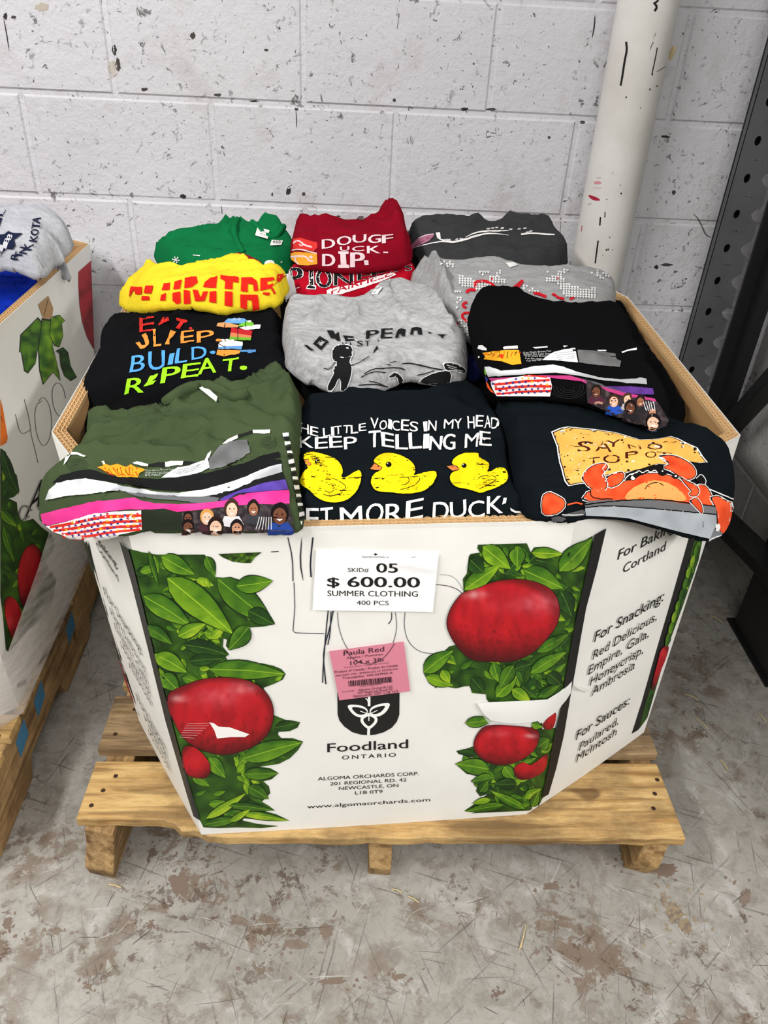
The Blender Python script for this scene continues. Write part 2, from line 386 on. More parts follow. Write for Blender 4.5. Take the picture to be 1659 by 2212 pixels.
# ------------------------------------------------------------------ octagonal corrugated bins
def lerp(a, b, t): return a + (b-a)*t
class Bin:
    def __init__(s, top, bot, loc, label, th=.014, bulge=.006):
        s.e = empty('cardboard_bin', loc, label, 'bin')
        n = len(top); s.top = [Vector(p) for p in top]; s.bot = [Vector(p) for p in bot]
        NS, NL = 10, 12
        ct = sum(s.top, Vector())/n; cb = sum(s.bot, Vector())/n
        def ring_in(P):
            out = []
            for i in range(n):
                a, b, c = P[i-1], P[i], P[(i+1) % n]
                d1 = (b-a); d2 = (c-b); d1.z = d2.z = 0; d1.normalize(); d2.normalize()
                n1 = Vector((-d1.y, d1.x, 0)); n2 = Vector((-d2.y, d2.x, 0)); bis = (n1+n2).normalized()
                out.append(b + bis*(th/max(.5, bis.dot(n1))))
            return out
        def shell(T, B):
            rows = []
            for j in range(NL+1):
                v = j/NL; row = []
                for i in range(n):
                    for k in range(NS):
                        u = k/NS; i2 = (i+1) % n
                        p = lerp(lerp(B[i], T[i], v), lerp(B[i2], T[i2], v), u)
                        d = T[i2]-T[i]; nn = Vector((d.y, -d.x, 0)).normalized()
                        p = p + nn*bulge*math.sin(math.pi*u)*math.sin(math.pi*min(1, v*.9+.1))
                        row.append(p)
                rows.append(row)
            return rows
        Ti = ring_in(s.top); Bi = ring_in(s.bot)
        out = shell(s.top, s.bot); inn = shell(Ti, Bi); K = n*NS
        vs = []; fs = []; ms = []
        for row in out: vs += row
        b0 = len(vs)
        for row in inn: vs += row
        for j in range(NL):
            for k in range(K):
                k2 = (k+1) % K
                fs.append((j*K+k, j*K+k2, (j+1)*K+k2, (j+1)*K+k)); ms.append(0)
                fs.append((b0+j*K+k2, b0+j*K+k, b0+(j+1)*K+k, b0+(j+1)*K+k2)); ms.append(1)
        for k in range(K):
            k2 = (k+1) % K
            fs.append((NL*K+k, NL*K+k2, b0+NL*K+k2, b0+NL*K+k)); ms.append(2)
        fs.append(tuple(range(K-1, -1, -1))); ms.append(1)
        fs.append(tuple(b0+k for k in range(K))); ms.append(1)
        s.v, s.f, s.m = vs, fs, ms
        s.out_top = out[NL]; s.in_top = inn[NL]; s.K = K; s.NS = NS
        s.bvh = BVHTree.FromPolygons([tuple(v) for v in vs], fs)
    def edge(s, flutes=2, h=.006, pitch=.0085):
        """cut edge of the corrugated board: paper liners with wavy fluting between them"""
        mb = MB(); K = s.K
        def P(k, t): return lerp(s.out_top[k % K], s.in_top[k % K], t)
        for q in range(flutes+1):
            t = q/flutes; t0, t1 = max(0, t-.05), min(1, t+.05)
            vs = []
            for k in range(K):
                a, c = P(k, t0), P(k, t1)
                vs += [a, c, c+Vector((0,0,h)), a+Vector((0,0,h))]
            fs = []
            for k in range(K):
                k2 = (k+1) % K
                fs += [(k*4+0, k2*4+0, k2*4+3, k*4+3), (k2*4+1, k*4+1, k*4+2, k2*4+2), (k*4+3, k2*4+3, k2*4+2, k*4+2)]
            mb.add(vs, fs, 1 if q == 0 else 0)
        for q in range(flutes):
            pts = []
            for k in range(K):
                L = (P(k+1, .5)-P(k, .5)).length; m_ = max(2, int(L/pitch*2))
                m_ += m_ % 2
                for i in range(m_):
                    u = i/m_; t = (q + (.12 if i % 2 else .88))/flutes
                    pts.append(lerp(P(k, t), P(k+1, t), u))
            vs = []; fs = []; N = len(pts)
            for i, p in enumerate(pts):
                d = (pts[(i+1) % N]-pts[i-1]); d.z = 0
                nn = Vector((-d.y, d.x, 0)).normalized()*.0007
                vs += [p-nn, p+nn, p+nn+Vector((0,0,h*.9)), p-nn+Vector((0,0,h*.9))]
            for i in range(N):
                j = (i+1) % N
                fs += [(i*4, j*4, j*4+3, i*4+3), (j*4+1, i*4+1, i*4+2, j*4+2), (i*4+3, j*4+3, j*4+2, i*4+2)]
            mb.add(vs, fs, 0)
        o = mb.build('corrugated_edge', [M['kraft_edge'], M['white_card']], s.e)
        tag(o, 'tan corrugated cut edge'); return o
    def finish(s, ink):
        ev, ef, ec, _ = ink.out()
        n = len(s.v); cols = [(1,1,1,1)]*n + ec
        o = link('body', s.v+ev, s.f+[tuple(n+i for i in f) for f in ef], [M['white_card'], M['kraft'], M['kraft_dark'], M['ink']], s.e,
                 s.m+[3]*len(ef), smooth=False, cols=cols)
        return o

RZ = .732
def rim(p, z): return on_z(p, z)
top = [rim((278, 1156), RZ), rim((1240, 1134), RZ), rim((1597, 948), RZ), Vector((.925, -.27, .775)), Vector((.79, -.05, .79)), Vector((.05, -.045, .785)), Vector((-.128, -.20, .77)), rim((113, 941), RZ)]
bot = [rim((435, 1803), .1405), rim((1137, 1759), .1405), rim((1391, 1582), .1405), Vector((.912, -.30, .1405)), Vector((.70, -.06, .1405)), Vector((.12, -.05, .1405)), Vector((-.062, -.24, .1405)), rim((300, 1556), .1405)]
MAINBIN = Bin(top, bot, (.40, -.58, .1405), 'white octagonal apple bin full of folded shirts, price label on its front', th=.02)
MAINBIN.edge(3, .007, .0115)
lt = [Vector((-.98, -1.16, .80)), Vector((-.50, -1.16, .80)), Vector((-.291, -.92, .80)), Vector((-.284, -.055, .782)), Vector((-.372, .0-.012, .785)), Vector((-1.1, -.012, .785)), Vector((-1.28, -.25, .785)), Vector((-1.28, -.92, .79))]
lb = [Vector((-.98, -1.09, .1505)), Vector((-.50, -1.09, .1505)), Vector((-.293, -.88, .1505)), Vector((-.292, -.30, .1505)), Vector((-.372, -.03, .1505)), Vector((-1.1, -.03, .1505)), Vector((-1.28, -.25, .1505)), Vector((-1.28, -.88, .1505))]
LEFTBIN = Bin(lt, lb, (-.8, -.58, .1505), 'white octagonal apple bin on the left with sweatshirts heaped in it', th=.017, bulge=.004)
LEFTBIN.edge(3, .007, .0115)

# ------------------------------------------------------------------ printed artwork laid on surfaces
def chaikin(pts, n=1, closed=True):
    for _ in range(n):
        out = []
        m = len(pts)
        for i in range(m if closed else m-1):
            a = pts[i]; b = pts[(i+1) % m]
            out += [(a[0]*.75+b[0]*.25, a[1]*.75+b[1]*.25), (a[0]*.25+b[0]*.75, a[1]*.25+b[1]*.75)]
        if not closed: out = [pts[0]]+out+[pts[-1]]
        pts = out
    return pts
def Z(ox, oy, s):
    return lambda *pts: [(ox+x/s, oy+y/s) for x, y in pts]
def tri(pts):
    return [tuple(t) for t in tessellate_polygon([[Vector((p[0], p[1], 0)) for p in pts]])]
_glyph = {}
def text_mesh(body, bold=0.0, spacing=1.0):
    key = (body, bold, spacing)
    if key in _glyph: return _glyph[key]
    cu = bpy.data.curves.new('t', 'FONT'); cu.body = body; cu.size = 1; cu.offset = bold; cu.resolution_u = 3
    cu.space_character = spacing; cu.fill_mode = 'FRONT'
    o = bpy.data.objects.new('t', cu); COL.objects.link(o)
    dg = bpy.context.evaluated_depsgraph_get(); dg.update()
    me = o.evaluated_get(dg).to_mesh()
    v = [(x.co.x, x.co.y) for x in me.vertices]; f = [tuple(p.vertices) for p in me.polygons]
    o.evaluated_get(dg).to_mesh_clear(); bpy.data.objects.remove(o); bpy.data.curves.remove(cu)
    _glyph[key] = (v, f); return v, f
CAP = .729
def cast(bvh, d):
    best = (None, None, 9e9)
    for o in (Vector(), RT*2e-5, UP*-2e-5+RT*-1e-5):
        l, n, _, t = bvh.ray_cast(CAM+o, d)
        if l is not None and t < best[2]: best = (l, n, t)
    return best
def pix(P):
    q = P-CAM; zz_ = q.dot(FW); return (IW/2+FPX*q.dot(RT)/zz_, IH/2-FPX*q.dot(UP)/zz_)
class Ink:
    def __init__(s, bvh, eps=.0007, dl=.00006, step=9, maxd=.05):
        s.bvh = bvh; s.items = []; s.eps = eps; s.dl = dl; s.step = step; s.k = 0; s.maxd = maxd; s.creases = []
    def mesh(s, v, f, col, step=None):
        xs = [p[0] for p in v]; ys = [p[1] for p in v]; bb = (min(xs), min(ys), max(xs), max(ys))
        k = 1+max([q[3] for q in s.items if q[5][0] < bb[2] and q[5][2] > bb[0] and q[5][1] < bb[3] and q[5][3] > bb[1]], default=-1)
        s.items.append((v, f, col, k, step or s.step, bb))
    def poly(s, pts, col, smooth=0, step=None):
        if smooth: pts = chaikin(pts, smooth)
        s.mesh(list(pts), tri(pts), col, step)
    def line(s, pts, wd, col, smooth=1, taper=False):
        if smooth and len(pts) > 2: pts = chaikin(pts, smooth, False)
        n = len(pts); L = []; R = []
        for i, p in enumerate(pts):
            a = pts[max(0, i-1)]; b = pts[min(n-1, i+1)]
            d = math.hypot(b[0]-a[0], b[1]-a[1]) or 1
            nx, ny = -(b[1]-a[1])/d, (b[0]-a[0])/d
            h = wd/2*(1 if not taper else max(.12, math.sin(math.pi*(i+.3)/(n-.4))))
            L.append((p[0]+nx*h, p[1]+ny*h)); R.append((p[0]-nx*h, p[1]-ny*h))
        s.mesh(L+R, [(i, i+1, n+i+1, n+i) for i in range(n-1)], col)
    def ell(s, c, rx, ry, col, rot=0, n=18):
        ca, sa = math.cos(rot), math.sin(rot)
        s.poly([(c[0]+rx*math.cos(6.28318*k/n)*ca-ry*math.sin(6.28318*k/n)*sa, c[1]+rx*math.cos(6.28318*k/n)*sa+ry*math.sin(6.28318*k/n)*ca) for k in range(n)], col)
    def text(s, body, O, E, h, col, bold=0, lean=(0, -1), spacing=1.0, jit=0, seed=0):
        """baseline from pixel O to pixel E, capitals h pixels tall along lean"""
        if jit:
            r = random.Random(seed); L = len(body); wts = [.45 if c in 'I1.\'' else (.55 if c == ' ' else (1.25 if c in 'MW' else 1)) for c in body]; tot = sum(wts); a = 0
            for c, wt in zip(body, wts):
                p0 = a/tot; a += wt; p1 = (a-.12*wt)/tot
                if c == ' ': continue
                j = r.uniform(-jit, jit)*h; hh = h*r.uniform(1-jit, 1+jit); sl = r.uniform(-jit, jit)*h*.5
                s.text(c, (O[0]+(E[0]-O[0])*p0, O[1]+(E[1]-O[1])*p0+j-sl), (O[0]+(E[0]-O[0])*p1, O[1]+(E[1]-O[1])*p1+j+sl), hh, col, bold, (lean[0]+r.uniform(-jit, jit)*.7, lean[1]))
            return
        if bold > .009:
            nx = E[0]-O[0], E[1]-O[1]; n_ = math.hypot(*nx) or 1; q = bold*h*.9
            for dx in (-1, 0, 1) if bold > .02 else (-.6, .6):
                s.text(body, (O[0]+nx[0]/n_*dx*q, O[1]+nx[1]/n_*dx*q), (E[0]+nx[0]/n_*dx*q, E[1]+nx[1]/n_*dx*q), h, col, 0, lean, spacing)
            return
        v, f = text_mesh(body, bold, spacing)
        if not v: return
        x0 = min(p[0] for p in v); x1 = max(p[0] for p in v)
        ex, ey = (E[0]-O[0])/(x1-x0), (E[1]-O[1])/(x1-x0)
        ux, uy = lean[0]*h/CAP, lean[1]*h/CAP
        s.mesh([(O[0]+(p[0]-x0)*ex+p[1]*ux, O[1]+(p[0]-x0)*ey+p[1]*uy) for p in v], f, col)
    def out(s):
        V = []; F = []; C = []; src = []
        for v, f, col, k, st, _ in s.items:
            bm = bmesh.new()
            vv = [bm.verts.new((p[0], p[1], 0)) for p in v]
            for q in f:
                try: bm.faces.new([vv[i] for i in q])
                except ValueError: pass
            xs = [p[0] for p in v]; ys = [p[1] for p in v]
            for p0, p1 in s.creases:
                bmesh.ops.bisect_plane(bm, geom=bm.verts[:]+bm.edges[:]+bm.faces[:], dist=1e-4, plane_co=(p0[0], p0[1], 0), plane_no=(p1[1]-p0[1], p0[0]-p1[0], 0))
            for ax, lo, hi in ((0, min(xs), max(xs)), (1, min(ys), max(ys))):
                g = math.floor(lo/st)*st+st
                while g < hi:
                    bmesh.ops.bisect_plane(bm, geom=bm.verts[:]+bm.edges[:]+bm.faces[:], dist=1e-4, plane_co=(g, 0, 0) if ax == 0 else (0, g, 0), plane_no=(1, 0, 0) if ax == 0 else (0, 1, 0))
                    g += st
            bm.verts.index_update(); idx = {}
            for x in bm.verts:
                p = (x.co.x, x.co.y); d = ray(p).normalized()
                loc, nrm, dist = cast(s.bvh, d)
                if loc is None: continue
                if nrm.dot(d) > 0: nrm = -nrm
                idx[x.index] = (len(V), dist)
                V.append(loc+nrm*(s.eps+s.dl*k)); c = col(p) if callable(col) else col
                C.append((*lin(c), 1)); src.append(p)
            for q in bm.faces:
                ii = [x.index for x in q.verts]
                if all(i in idx for i in ii):
                    ds = [idx[i][1] for i in ii]
                    if max(ds)-min(ds) < s.maxd:
                        t = tuple(idx[i][0] for i in ii)
                        a = V[t[0]]; nn = Vector()
                        for i1, i2 in zip(t[1:-1], t[2:]): nn += (V[i1]-a).cross(V[i2]-a)
                        if nn.dot(CAM-a) < 0: t = t[::-1]
                        F.append(t)
            bm.free()
        return V, F, C, src
def nz(p, s, seed=0): return noise.noise(Vector((p[0]*s, p[1]*s, seed*7.31)))
def mixc(a, b, t): t = min(1, max(0, t)); return tuple(a[i]+(b[i]-a[i])*t for i in range(3))
K_ = (24, 24, 24); W_ = (246, 246, 244)
def inside(p, poly):
    x, y = p; c = False; j = len(poly)-1
    for i in range(len(poly)):
        a, b = poly[i], poly[j]
        if (a[1] > y) != (b[1] > y) and x < (b[0]-a[0])*(y-a[1])/(b[1]-a[1])+a[0]: c = not c
        j = i
    return c
def leaf(ink, base, tip, wd, c1, c2, seed, outline=True, big=True):
    """one printed leaf: pointed oval, dark rim, paler midrib and veins"""
    dx, dy = tip[0]-base[0], tip[1]-base[1]; L = math.hypot(dx, dy); ux, uy = dx/L, dy/L; nx, ny = -uy, ux
    bend = nz(base, .05, seed)*.25
    def at(t, q):
        c = bend*L*t*(1-t)
        return (base[0]+ux*L*t+nx*(q*wd+c), base[1]+uy*L*t+ny*(q*wd+c))
    def prof(t): return math.sin(math.pi*t**.8)**.85*(1-.25*t)
    N = 8
    def outl(g): return [at(i/N, (prof(i/N))*g) for i in range(N+1)]+[at(i/N, -prof(i/N)*g) for i in range(N-1, 0, -1)]
    if outline: ink.poly(outl(1.0+(1.6 if big else .7)/max(wd, 3)), (18, 40, 10) if big else mixc(c1, (10, 26, 6), .55), step=60)
    def cf(p):
        q = ((p[0]-base[0])*nx+(p[1]-base[1])*ny)/wd; t = ((p[0]-base[0])*ux+(p[1]-base[1])*uy)/L
        k = .5+.5*q+nz(p, .04, seed)*.6+nz(p, .15, seed+1)*.3
        return mixc(c1, c2, k*.8+.1*t)
    ink.poly(outl(.94), cf, step=max(6, wd*.5))
    if wd > 8:
        ink.line([at(.02, 0), at(.5, 0), at(.97, 0)], max(1.0, wd*.07), mixc(c2, (215, 228, 90), .22), 0)
LG = [((44, 92, 18), (120, 164, 30)), ((34, 74, 16), (92, 140, 26)), ((70, 120, 18), (168, 196, 40)), ((24, 58, 16), (62, 110, 24)), ((56, 104, 14), (142, 182, 32)), ((18, 46, 14), (48, 92, 24))]
def foliage(ink, outline, n, seed, lo, hi, ang=None, avoid=None):
    ink.poly(outline, lambda p: mixc((24, 50, 12), (58, 100, 22), .5+nz(p, .05, seed)), step=14)
    r = random.Random(seed); xs = [p[0] for p in outline]; ys = [p[1] for p in outline]; k = 0; tries = 0
    while k < n and tries < n*40:
        tries += 1
        b = (r.uniform(min(xs), max(xs)), r.uniform(min(ys), max(ys))); L = r.uniform(lo, hi)
        a = r.uniform(-1.0, 1.4) if ang is None else r.uniform(*ang)
        t = (b[0]+L*math.cos(a), b[1]+L*math.sin(a)); w_ = L*r.uniform(.18, .32)
        m_ = ((b[0]+t[0])/2, (b[1]+t[1])/2)
        s1 = (m_[0]-math.sin(a)*w_, m_[1]+math.cos(a)*w_); s2 = (m_[0]+math.sin(a)*w_, m_[1]-math.cos(a)*w_)
        if not all(inside(q, outline) for q in (b, t, m_, s1, s2)): continue
        c = r.choice(LG); leaf(ink, b, t, w_, c[0], c[1], seed*50+k, big=False); k += 1
def apple(ink, pts, seed, hl=(), dark=.55, stroke=True):
    xs = [p[0] for p in pts]; ys = [p[1] for p in pts]; cx_, cy_ = (min(xs)+max(xs))/2, (min(ys)+max(ys))/2; rx, ry = (max(xs)-min(xs))/2, (max(ys)-min(ys))/2
    def cf(p):
        u, v = (p[0]-cx_)/rx, (p[1]-cy_)/ry; e = math.hypot(u, v)
        c = mixc((198, 24, 34), (160, 16, 26), .5+.7*nz((p[0]*1.0, p[1]*.35), .06, seed))
        c = mixc(c, (70, 8, 12), sm(.1, 1.0, v*.75+e*.35-.15)*dark*1.25)
        c = mixc(c, (60, 6, 10), sm(.82, 1.02, e)*.55)
        c = mixc(c, (72, 10, 14), max(0, nz((p[0]*1.2, p[1]*.45), .2, seed+3)*.8+v*.38-.2)*.9)
        for hx, hy, hr, ha, hc in hl:
            c = mixc(c, hc, ha*math.exp(-((u-hx)**2/(hr*hr)+(v-hy)**2/(hr*hr*.35)))*(.8+.5*nz(p, .08, seed+5)))
        return c
    if stroke: ink.poly([(cx_+(p[0]-cx_)*1.012, cy_+(p[1]-cy_)*1.012) for p in chaikin(pts, 2)], (40, 8, 10), step=40)
    ink.poly(pts, cf, 2, step=5)

# ------------------------------------------------------------------ artwork of the middle bin
I = Ink(MAINBIN.bvh, eps=.0009, dl=.00005, step=16, maxd=.12)
I.creases = [(pix(MAINBIN.top[i]), pix(MAINBIN.bot[i])) for i in (0, 1, 2)]
z = Z(180, 1140, 3.318)
GREY = (52, 52, 50)
LA = z((336,150),(420,172),(530,190),(870,190),(890,220),(930,260),(945,300),(945,350),(1000,355),(1060,375),(1110,405),(1160,445),(1200,485),(1260,520),(1275,545),(1310,590),(1350,640),(1375,685),(1300,705),(1190,712),(1195,770),(1170,830),(1100,860),(1050,878),(1022,845),(1030,800),(1005,790),(1000,850),(1045,905),(1000,940),(980,950),(1050,965),(1100,975),(1200,965),(1280,968),(1360,985),(1420,1010),(1450,1045),(1430,1085),(1370,1115),(1290,1145),(1330,1210),(1360,1280),(1365,1340),(1440,1370),(1500,1395),(1555,1390),(1535,1430),(1480,1455),(1400,1460),(1395,1480),(1420,1505),(1500,1505),(1575,1530),(1540,1590),(1480,1650),(1400,1690),(1300,1705),(1260,1710),(1340,1720),(1400,1755),(1350,1800),(1290,1815),(1330,1850),(1340,1900),(1275,1965),(1240,1930),(1200,1915),(1260,1950),(1330,1990),(1375,2025),(1270,2020),(1380,2050),(1475,2095),(1350,2095),(1150,2080),(1140,2095),(1250,2120),(1400,2135),(1280,2150),(1100,2145),(980,2150),(862,2145),(830,2080),(760,1900),(715,1740),(680,1600),(640,1445),(600,1290),(565,1180),(535,1050),(495,900),(450,740),(415,560),(370,400),(345,290),(325,160))
foliage(I, LA, 130, 5, 20, 50)
ZL = z
# the large leaves that stand out in the print
for b, t, wd, ci, sd in [((560,200),(800,330),22,0,1),((880,200),(945,345),13,1,2),((960,360),(1370,690),34,1,3),((600,350),(1080,760),36,4,4),((430,480),(780,700),26,0,5),((1180,590),(1370,690),20,5,6),((1190,700),(1040,870),22,1,7),((720,830),(1040,905),18,5,8),((680,770),(880,680),17,2,9),((520,900),(745,1030),22,4,10),((565,1040),(690,1165),20,0,11),
        ((900,1010),(1450,1045),24,0,12),((1140,1650),(1575,1530),24,0,13),((1150,1760),(1400,1755),15,1,14),((1180,1850),(1330,1940),16,1,15),((900,1640),(1020,1790),17,0,16),((880,2080),(1170,1895),11,2,17),((1040,1985),(1370,2022),9,1,18),((1120,2040),(1475,2095),9,2,19),((870,2120),(1150,2060),11,1,20),((1050,2100),(1200,2010),8,2,21),((1370,1430),(1555,1392),12,5,22),((450,700),(640,830),15,1,23),((760,950),(1000,930),14,5,24),((470,160),(540,420),6,1,25)]:
    p, q = z(b, t); leaf(I, p, q, wd, LG[ci][0], LG[ci][1], 900+sd)
I.poly(ZL((270,85),(300,130),(336,150),(375,290),(440,560),(520,900),(620,1290),(700,1600),(770,1870),(842,2092),(800,2062),(752,1905),(600,1380),(480,880),(360,400)), GREY)
I.poly(z((965,185),(1280,172),(1230,210),(1200,250),(1150,250),(1070,240),(1000,210)), lambda p: mixc((20,40,10), (90,130,30), .4+nz(p, .12, 3)*1.5), step=6)
p, q = z((1095,415),(1362,376)); leaf(I, p, q, 22, *LG[0], 950)
HI = (226, 190, 186)
apple(I, z((605,1180),(680,1140),(800,1090),(900,1068),(1020,1062),(1150,1075),(1240,1110),(1310,1170),(1355,1250),(1365,1340),(1345,1430),(1290,1510),(1200,1570),(1080,1610),(980,1620),(880,1595),(800,1560),(740,1520),(680,1440),(640,1350),(615,1260)), 2, [(-.78,-.45,.16,.75,HI),(-.05,-.5,.45,.55,(232,120,128)),(.42,-.72,.25,.5,HI)], .45)
apple(I, z((705,1590),(740,1545),(800,1560),(860,1610),(910,1680),(915,1740),(880,1790),(810,1785),(745,1765),(720,1690)), 4, [(0,0,.4,.25,(210,60,60))], .3)
I.poly(z((905,1385),(935,1390),(970,1415),(1050,1420),(1120,1445),(1190,1470),(1160,1490),(1060,1490),(960,1500),(940,1440)), (244,242,238))
for k in range(7):
    I.line(z((690+k*9,1490-k*16),(800+k*20,1498-k*18)), .7, (226,180,180), 0)
I.line(z((1345,170),(1400,168)), 1.6, K_, 0)
# pen marks
PEN = (30, 32, 48)
I.line([(622,1160),(632,1205),(633,1255)], 2.2, PEN); I.line([(652,1160),(648,1215),(655,1254)], 3.0, PEN, taper=True); I.line([(676,1160),(670,1215),(672,1246)], 3.0, PEN)
I.line([(635,1257),(637,1310),(633,1362),(638,1366),(700,1368)], 1.6, PEN, 0)
I.line([(709,1318),(704,1365),(698,1440),(697,1474)], 2.4, PEN); I.line([(720,1318),(712,1358),(702,1390),(698,1420),(704,1477)], 2.6, PEN); I.line([(715,1320),(713,1370),(708,1392)], 2.2, PEN)
I.line([(729,1322),(731,1355),(745,1395),(772,1425),(798,1436),(825,1425),(848,1395),(858,1355),(854,1322)], 1.3, (70,70,80), 2)
I.line([(846,1322),(846,1338),(839,1347)], 1.8, PEN)
I.line([(875,1322),(872,1350),(880,1385),(905,1408),(940,1412),(975,1410)], 1.3, (70,70,80), 2)
I.line([(940,1262),(968,1264),(995,1275),(1012,1303),(1016,1340),(1010,1375),(1000,1392)], 1.4, (60,30,40), 2)
I.line([(950,1240),(975,1242),(990,1255),(1000,1274)], .9, (120,120,130), 2)
# emblem: rounded shield with a three-petal flower
z = Z(640, 1480, 4.608)
I.poly(z((408,70),(1027,70),(1025,290),(1000,360),(950,420),(870,465),(790,488),(720,494),(640,488),(560,465),(480,410),(430,350),(412,290)), (28, 27, 26))
wp = (246, 246, 242)
I.line(z((718,495),(722,405)), 6, wp, 0); I.line(z((725,110),(724,205)), 5.6, wp, 0); I.line(z((690,125),(714,150),(718,205)), 2.0, wp, 1)
def petal(pts, inn):
    I.poly(z(*pts), wp, 2); I.poly(z(*inn), (28,27,26), 2)
petal(((718,255),(690,215),(620,190),(500,188),(530,250),(580,300),(640,320),(690,305)), ((706,258),(680,232),(620,215),(545,212),(570,255),(610,285),(650,292),(690,280)))
petal(((722,255),(750,210),(830,180),(940,168),(915,235),(870,285),(810,312),(752,305)), ((736,258),(764,228),(830,205),(890,197),(870,235),(835,268),(790,285),(752,280)))
petal(((722,280),(680,292),(636,320),(640,365),(680,410),(724,440),(770,405),(808,360),(808,316),(764,292)), ((722,300),(695,312),(664,332),(672,362),(695,388),(723,408),(752,384),(778,355),(780,328),(750,310)))
I.line(z((636,252),(690,274),(722,282),(760,268),(808,244)), 1.6, wp, 1); I.line(z((722,270),(722,350)), 2.2, wp, 0)
def ztext(body, o, e, h, **kw):
    a, b = z(o, e); I.text(body, a, b, h/4.608, K_, **kw)
ztext('Foodland', (310,664), (1112,622), 92, bold=.022)
ztext('ONTARIO', (455,736), (992,708), 40, spacing=1.35, bold=.004)
ztext('ALGOMA ORCHARDS CORP.', (215,946), (1220,892), 36, bold=.012)
ztext('201 REGIONAL RD. 42', (338,994), (1097,952), 34, bold=.012)
ztext('NEWCASTLE, ON', (424,1040), (1015,1008), 34, bold=.012)
ztext('L1B 0T9', (585,1083), (858,1068), 34, bold=.012)
ztext('www.algomaorchards.com', (108,1224), (1332,1152), 36, bold=.016)
# right-hand foliage and apples
z = Z(860, 1150, 3.511)
RA = z((605,90),(975,80),(1005,150),(1030,110),(1110,105),(1180,130),(1260,160),(1310,150),(1360,90),(1470,25),(1475,150),(1445,300),(1395,500),(1355,700),(1325,900),(1275,1150),(1250,1180),(1130,1265),(1000,1275),(790,1285),(690,1290),(670,1260),(665,1225),(560,1215),(550,1190),(570,1160),(500,1165),(440,1180),(380,1170),(310,1165),(275,1180),(285,1150),(210,1100),(190,1060),(260,1025),(300,980),(330,915),(390,860),(440,850),(520,700),(495,440),(490,350),(520,310),(535,180),(550,160),(620,150),(600,120))
foliage(I, RA, 130, 8, 16, 44)
for b, t, wd, ci, sd in [((640,100),(850,270),24,4,1),((900,110),(900,260),20,0,2),((1010,150),(1250,160),14,2,3),((1220,290),(1465,40),24,0,4),((500,430),(770,245),21,4,5),((950,280),(1250,420),26,0,6),((545,200),(650,300),20,5,7),((1230,440),(1310,640),22,5,8),((190,1060),(420,890),20,0,9),((210,1090),(420,1160),15,4,10),((740,1240),(900,1080),18,4,11),((720,980),(760,1130),15,0,12),((870,1000),(760,1180),17,1,13),((1000,1060),(1270,900),16,0,14),((560,1100),(660,1215),17,5,15),((860,1180),(1000,1270),15,2,16),((1130,1060),(1240,1160),17,5,17),((1050,900),(1290,760),14,1,18),((330,1040),(390,1140),13,2,19),((1060,1240),(1220,1150),11,1,20)]:
    p, q = z(b, t); leaf(I, p, q, wd, LG[ci][0], LG[ci][1], 1000+sd)
apple(I, z((362,690),(385,590),(440,500),(500,440),(600,420),(700,370),(850,345),(1000,355),(1120,400),(1190,460),(1222,560),(1215,650),(1180,730),(1080,850),(980,930),(850,975),(700,970),(560,965),(470,890),(400,790)), 7, [(-.5,-.62,.2,.7,HI),(.62,-.42,.42,.6,(230,130,140)),(-.2,-.35,.35,.25,(230,90,90))], .62)
RB_ = z((1020,1470),(1090,1440),(1090,1490),(1190,1480),(1195,1500),(1165,1660),(1125,1850),(1105,1990),(1060,2080),(985,2108),(760,2118),(550,2128),(660,2105),(500,2110),(590,2050),(680,1980),(620,2000),(590,1960),(600,1920),(550,1880),(620,1840),(520,1830),(430,1750),(520,1725),(590,1720),(540,1690),(460,1680),(440,1655),(510,1640),(570,1620),(640,1600))
foliage(I, RB_, 80, 9, 16, 36)
for b, t, wd, ci, sd in [((690,1790),(432,1750),20,0,1),((720,1850),(550,1885),14,1,2),((590,1680),(442,1656),8,5,3),((960,2090),(700,1955),11,0,4),((800,2060),(505,2110),10,1,5),((700,2020),(560,2050),8,2,6),((1060,1620),(1140,1560),18,1,7),((800,1770),(880,1865),15,0,8),((960,2010),(1080,1940),12,2,9),((900,1900),(720,1900),14,5,10),((620,1960),(680,1880),13,1,11),((1010,2080),(1060,1960),10,0,12)]:
    p, q = z(b, t); leaf(I, p, q, wd, LG[ci][0], LG[ci][1], 1100+sd)
apple(I, z((870,1800),(890,1760),(950,1730),(1000,1765),(1040,1735),(1140,1655),(1115,1790),(1060,1840),(980,1870),(900,1868)), 9, [(.6,-.4,.3,.35,(210,60,60))], .4)
apple(I, z((1095,1445),(1205,1335),(1183,1480),(1130,1500),(1092,1475)), 10, [], .2)
apple(I, z((568,1600),(590,1530),(650,1460),(750,1450),(900,1462),(1010,1472),(1070,1500),(1062,1590),(1010,1670),(930,1720),(840,1755),(740,1760),(640,1720),(580,1660)), 11, [(.72,-.45,.2,.75,HI),(-.25,-.55,.35,.45,(226,120,126))], .55)
p, q = z((505,1440),(730,1405)); leaf(I, p, q, 13, *LG[0], 1200)
for k in range(9): I.line(z((640+k*6,1380+k*9),(715+(k%3)*10,1398+k*6)), 1, (230,232,226), 0)
p, q = z((1010,1445),(1090,1470)); leaf(I, p, q, 9, *LG[4], 1201)
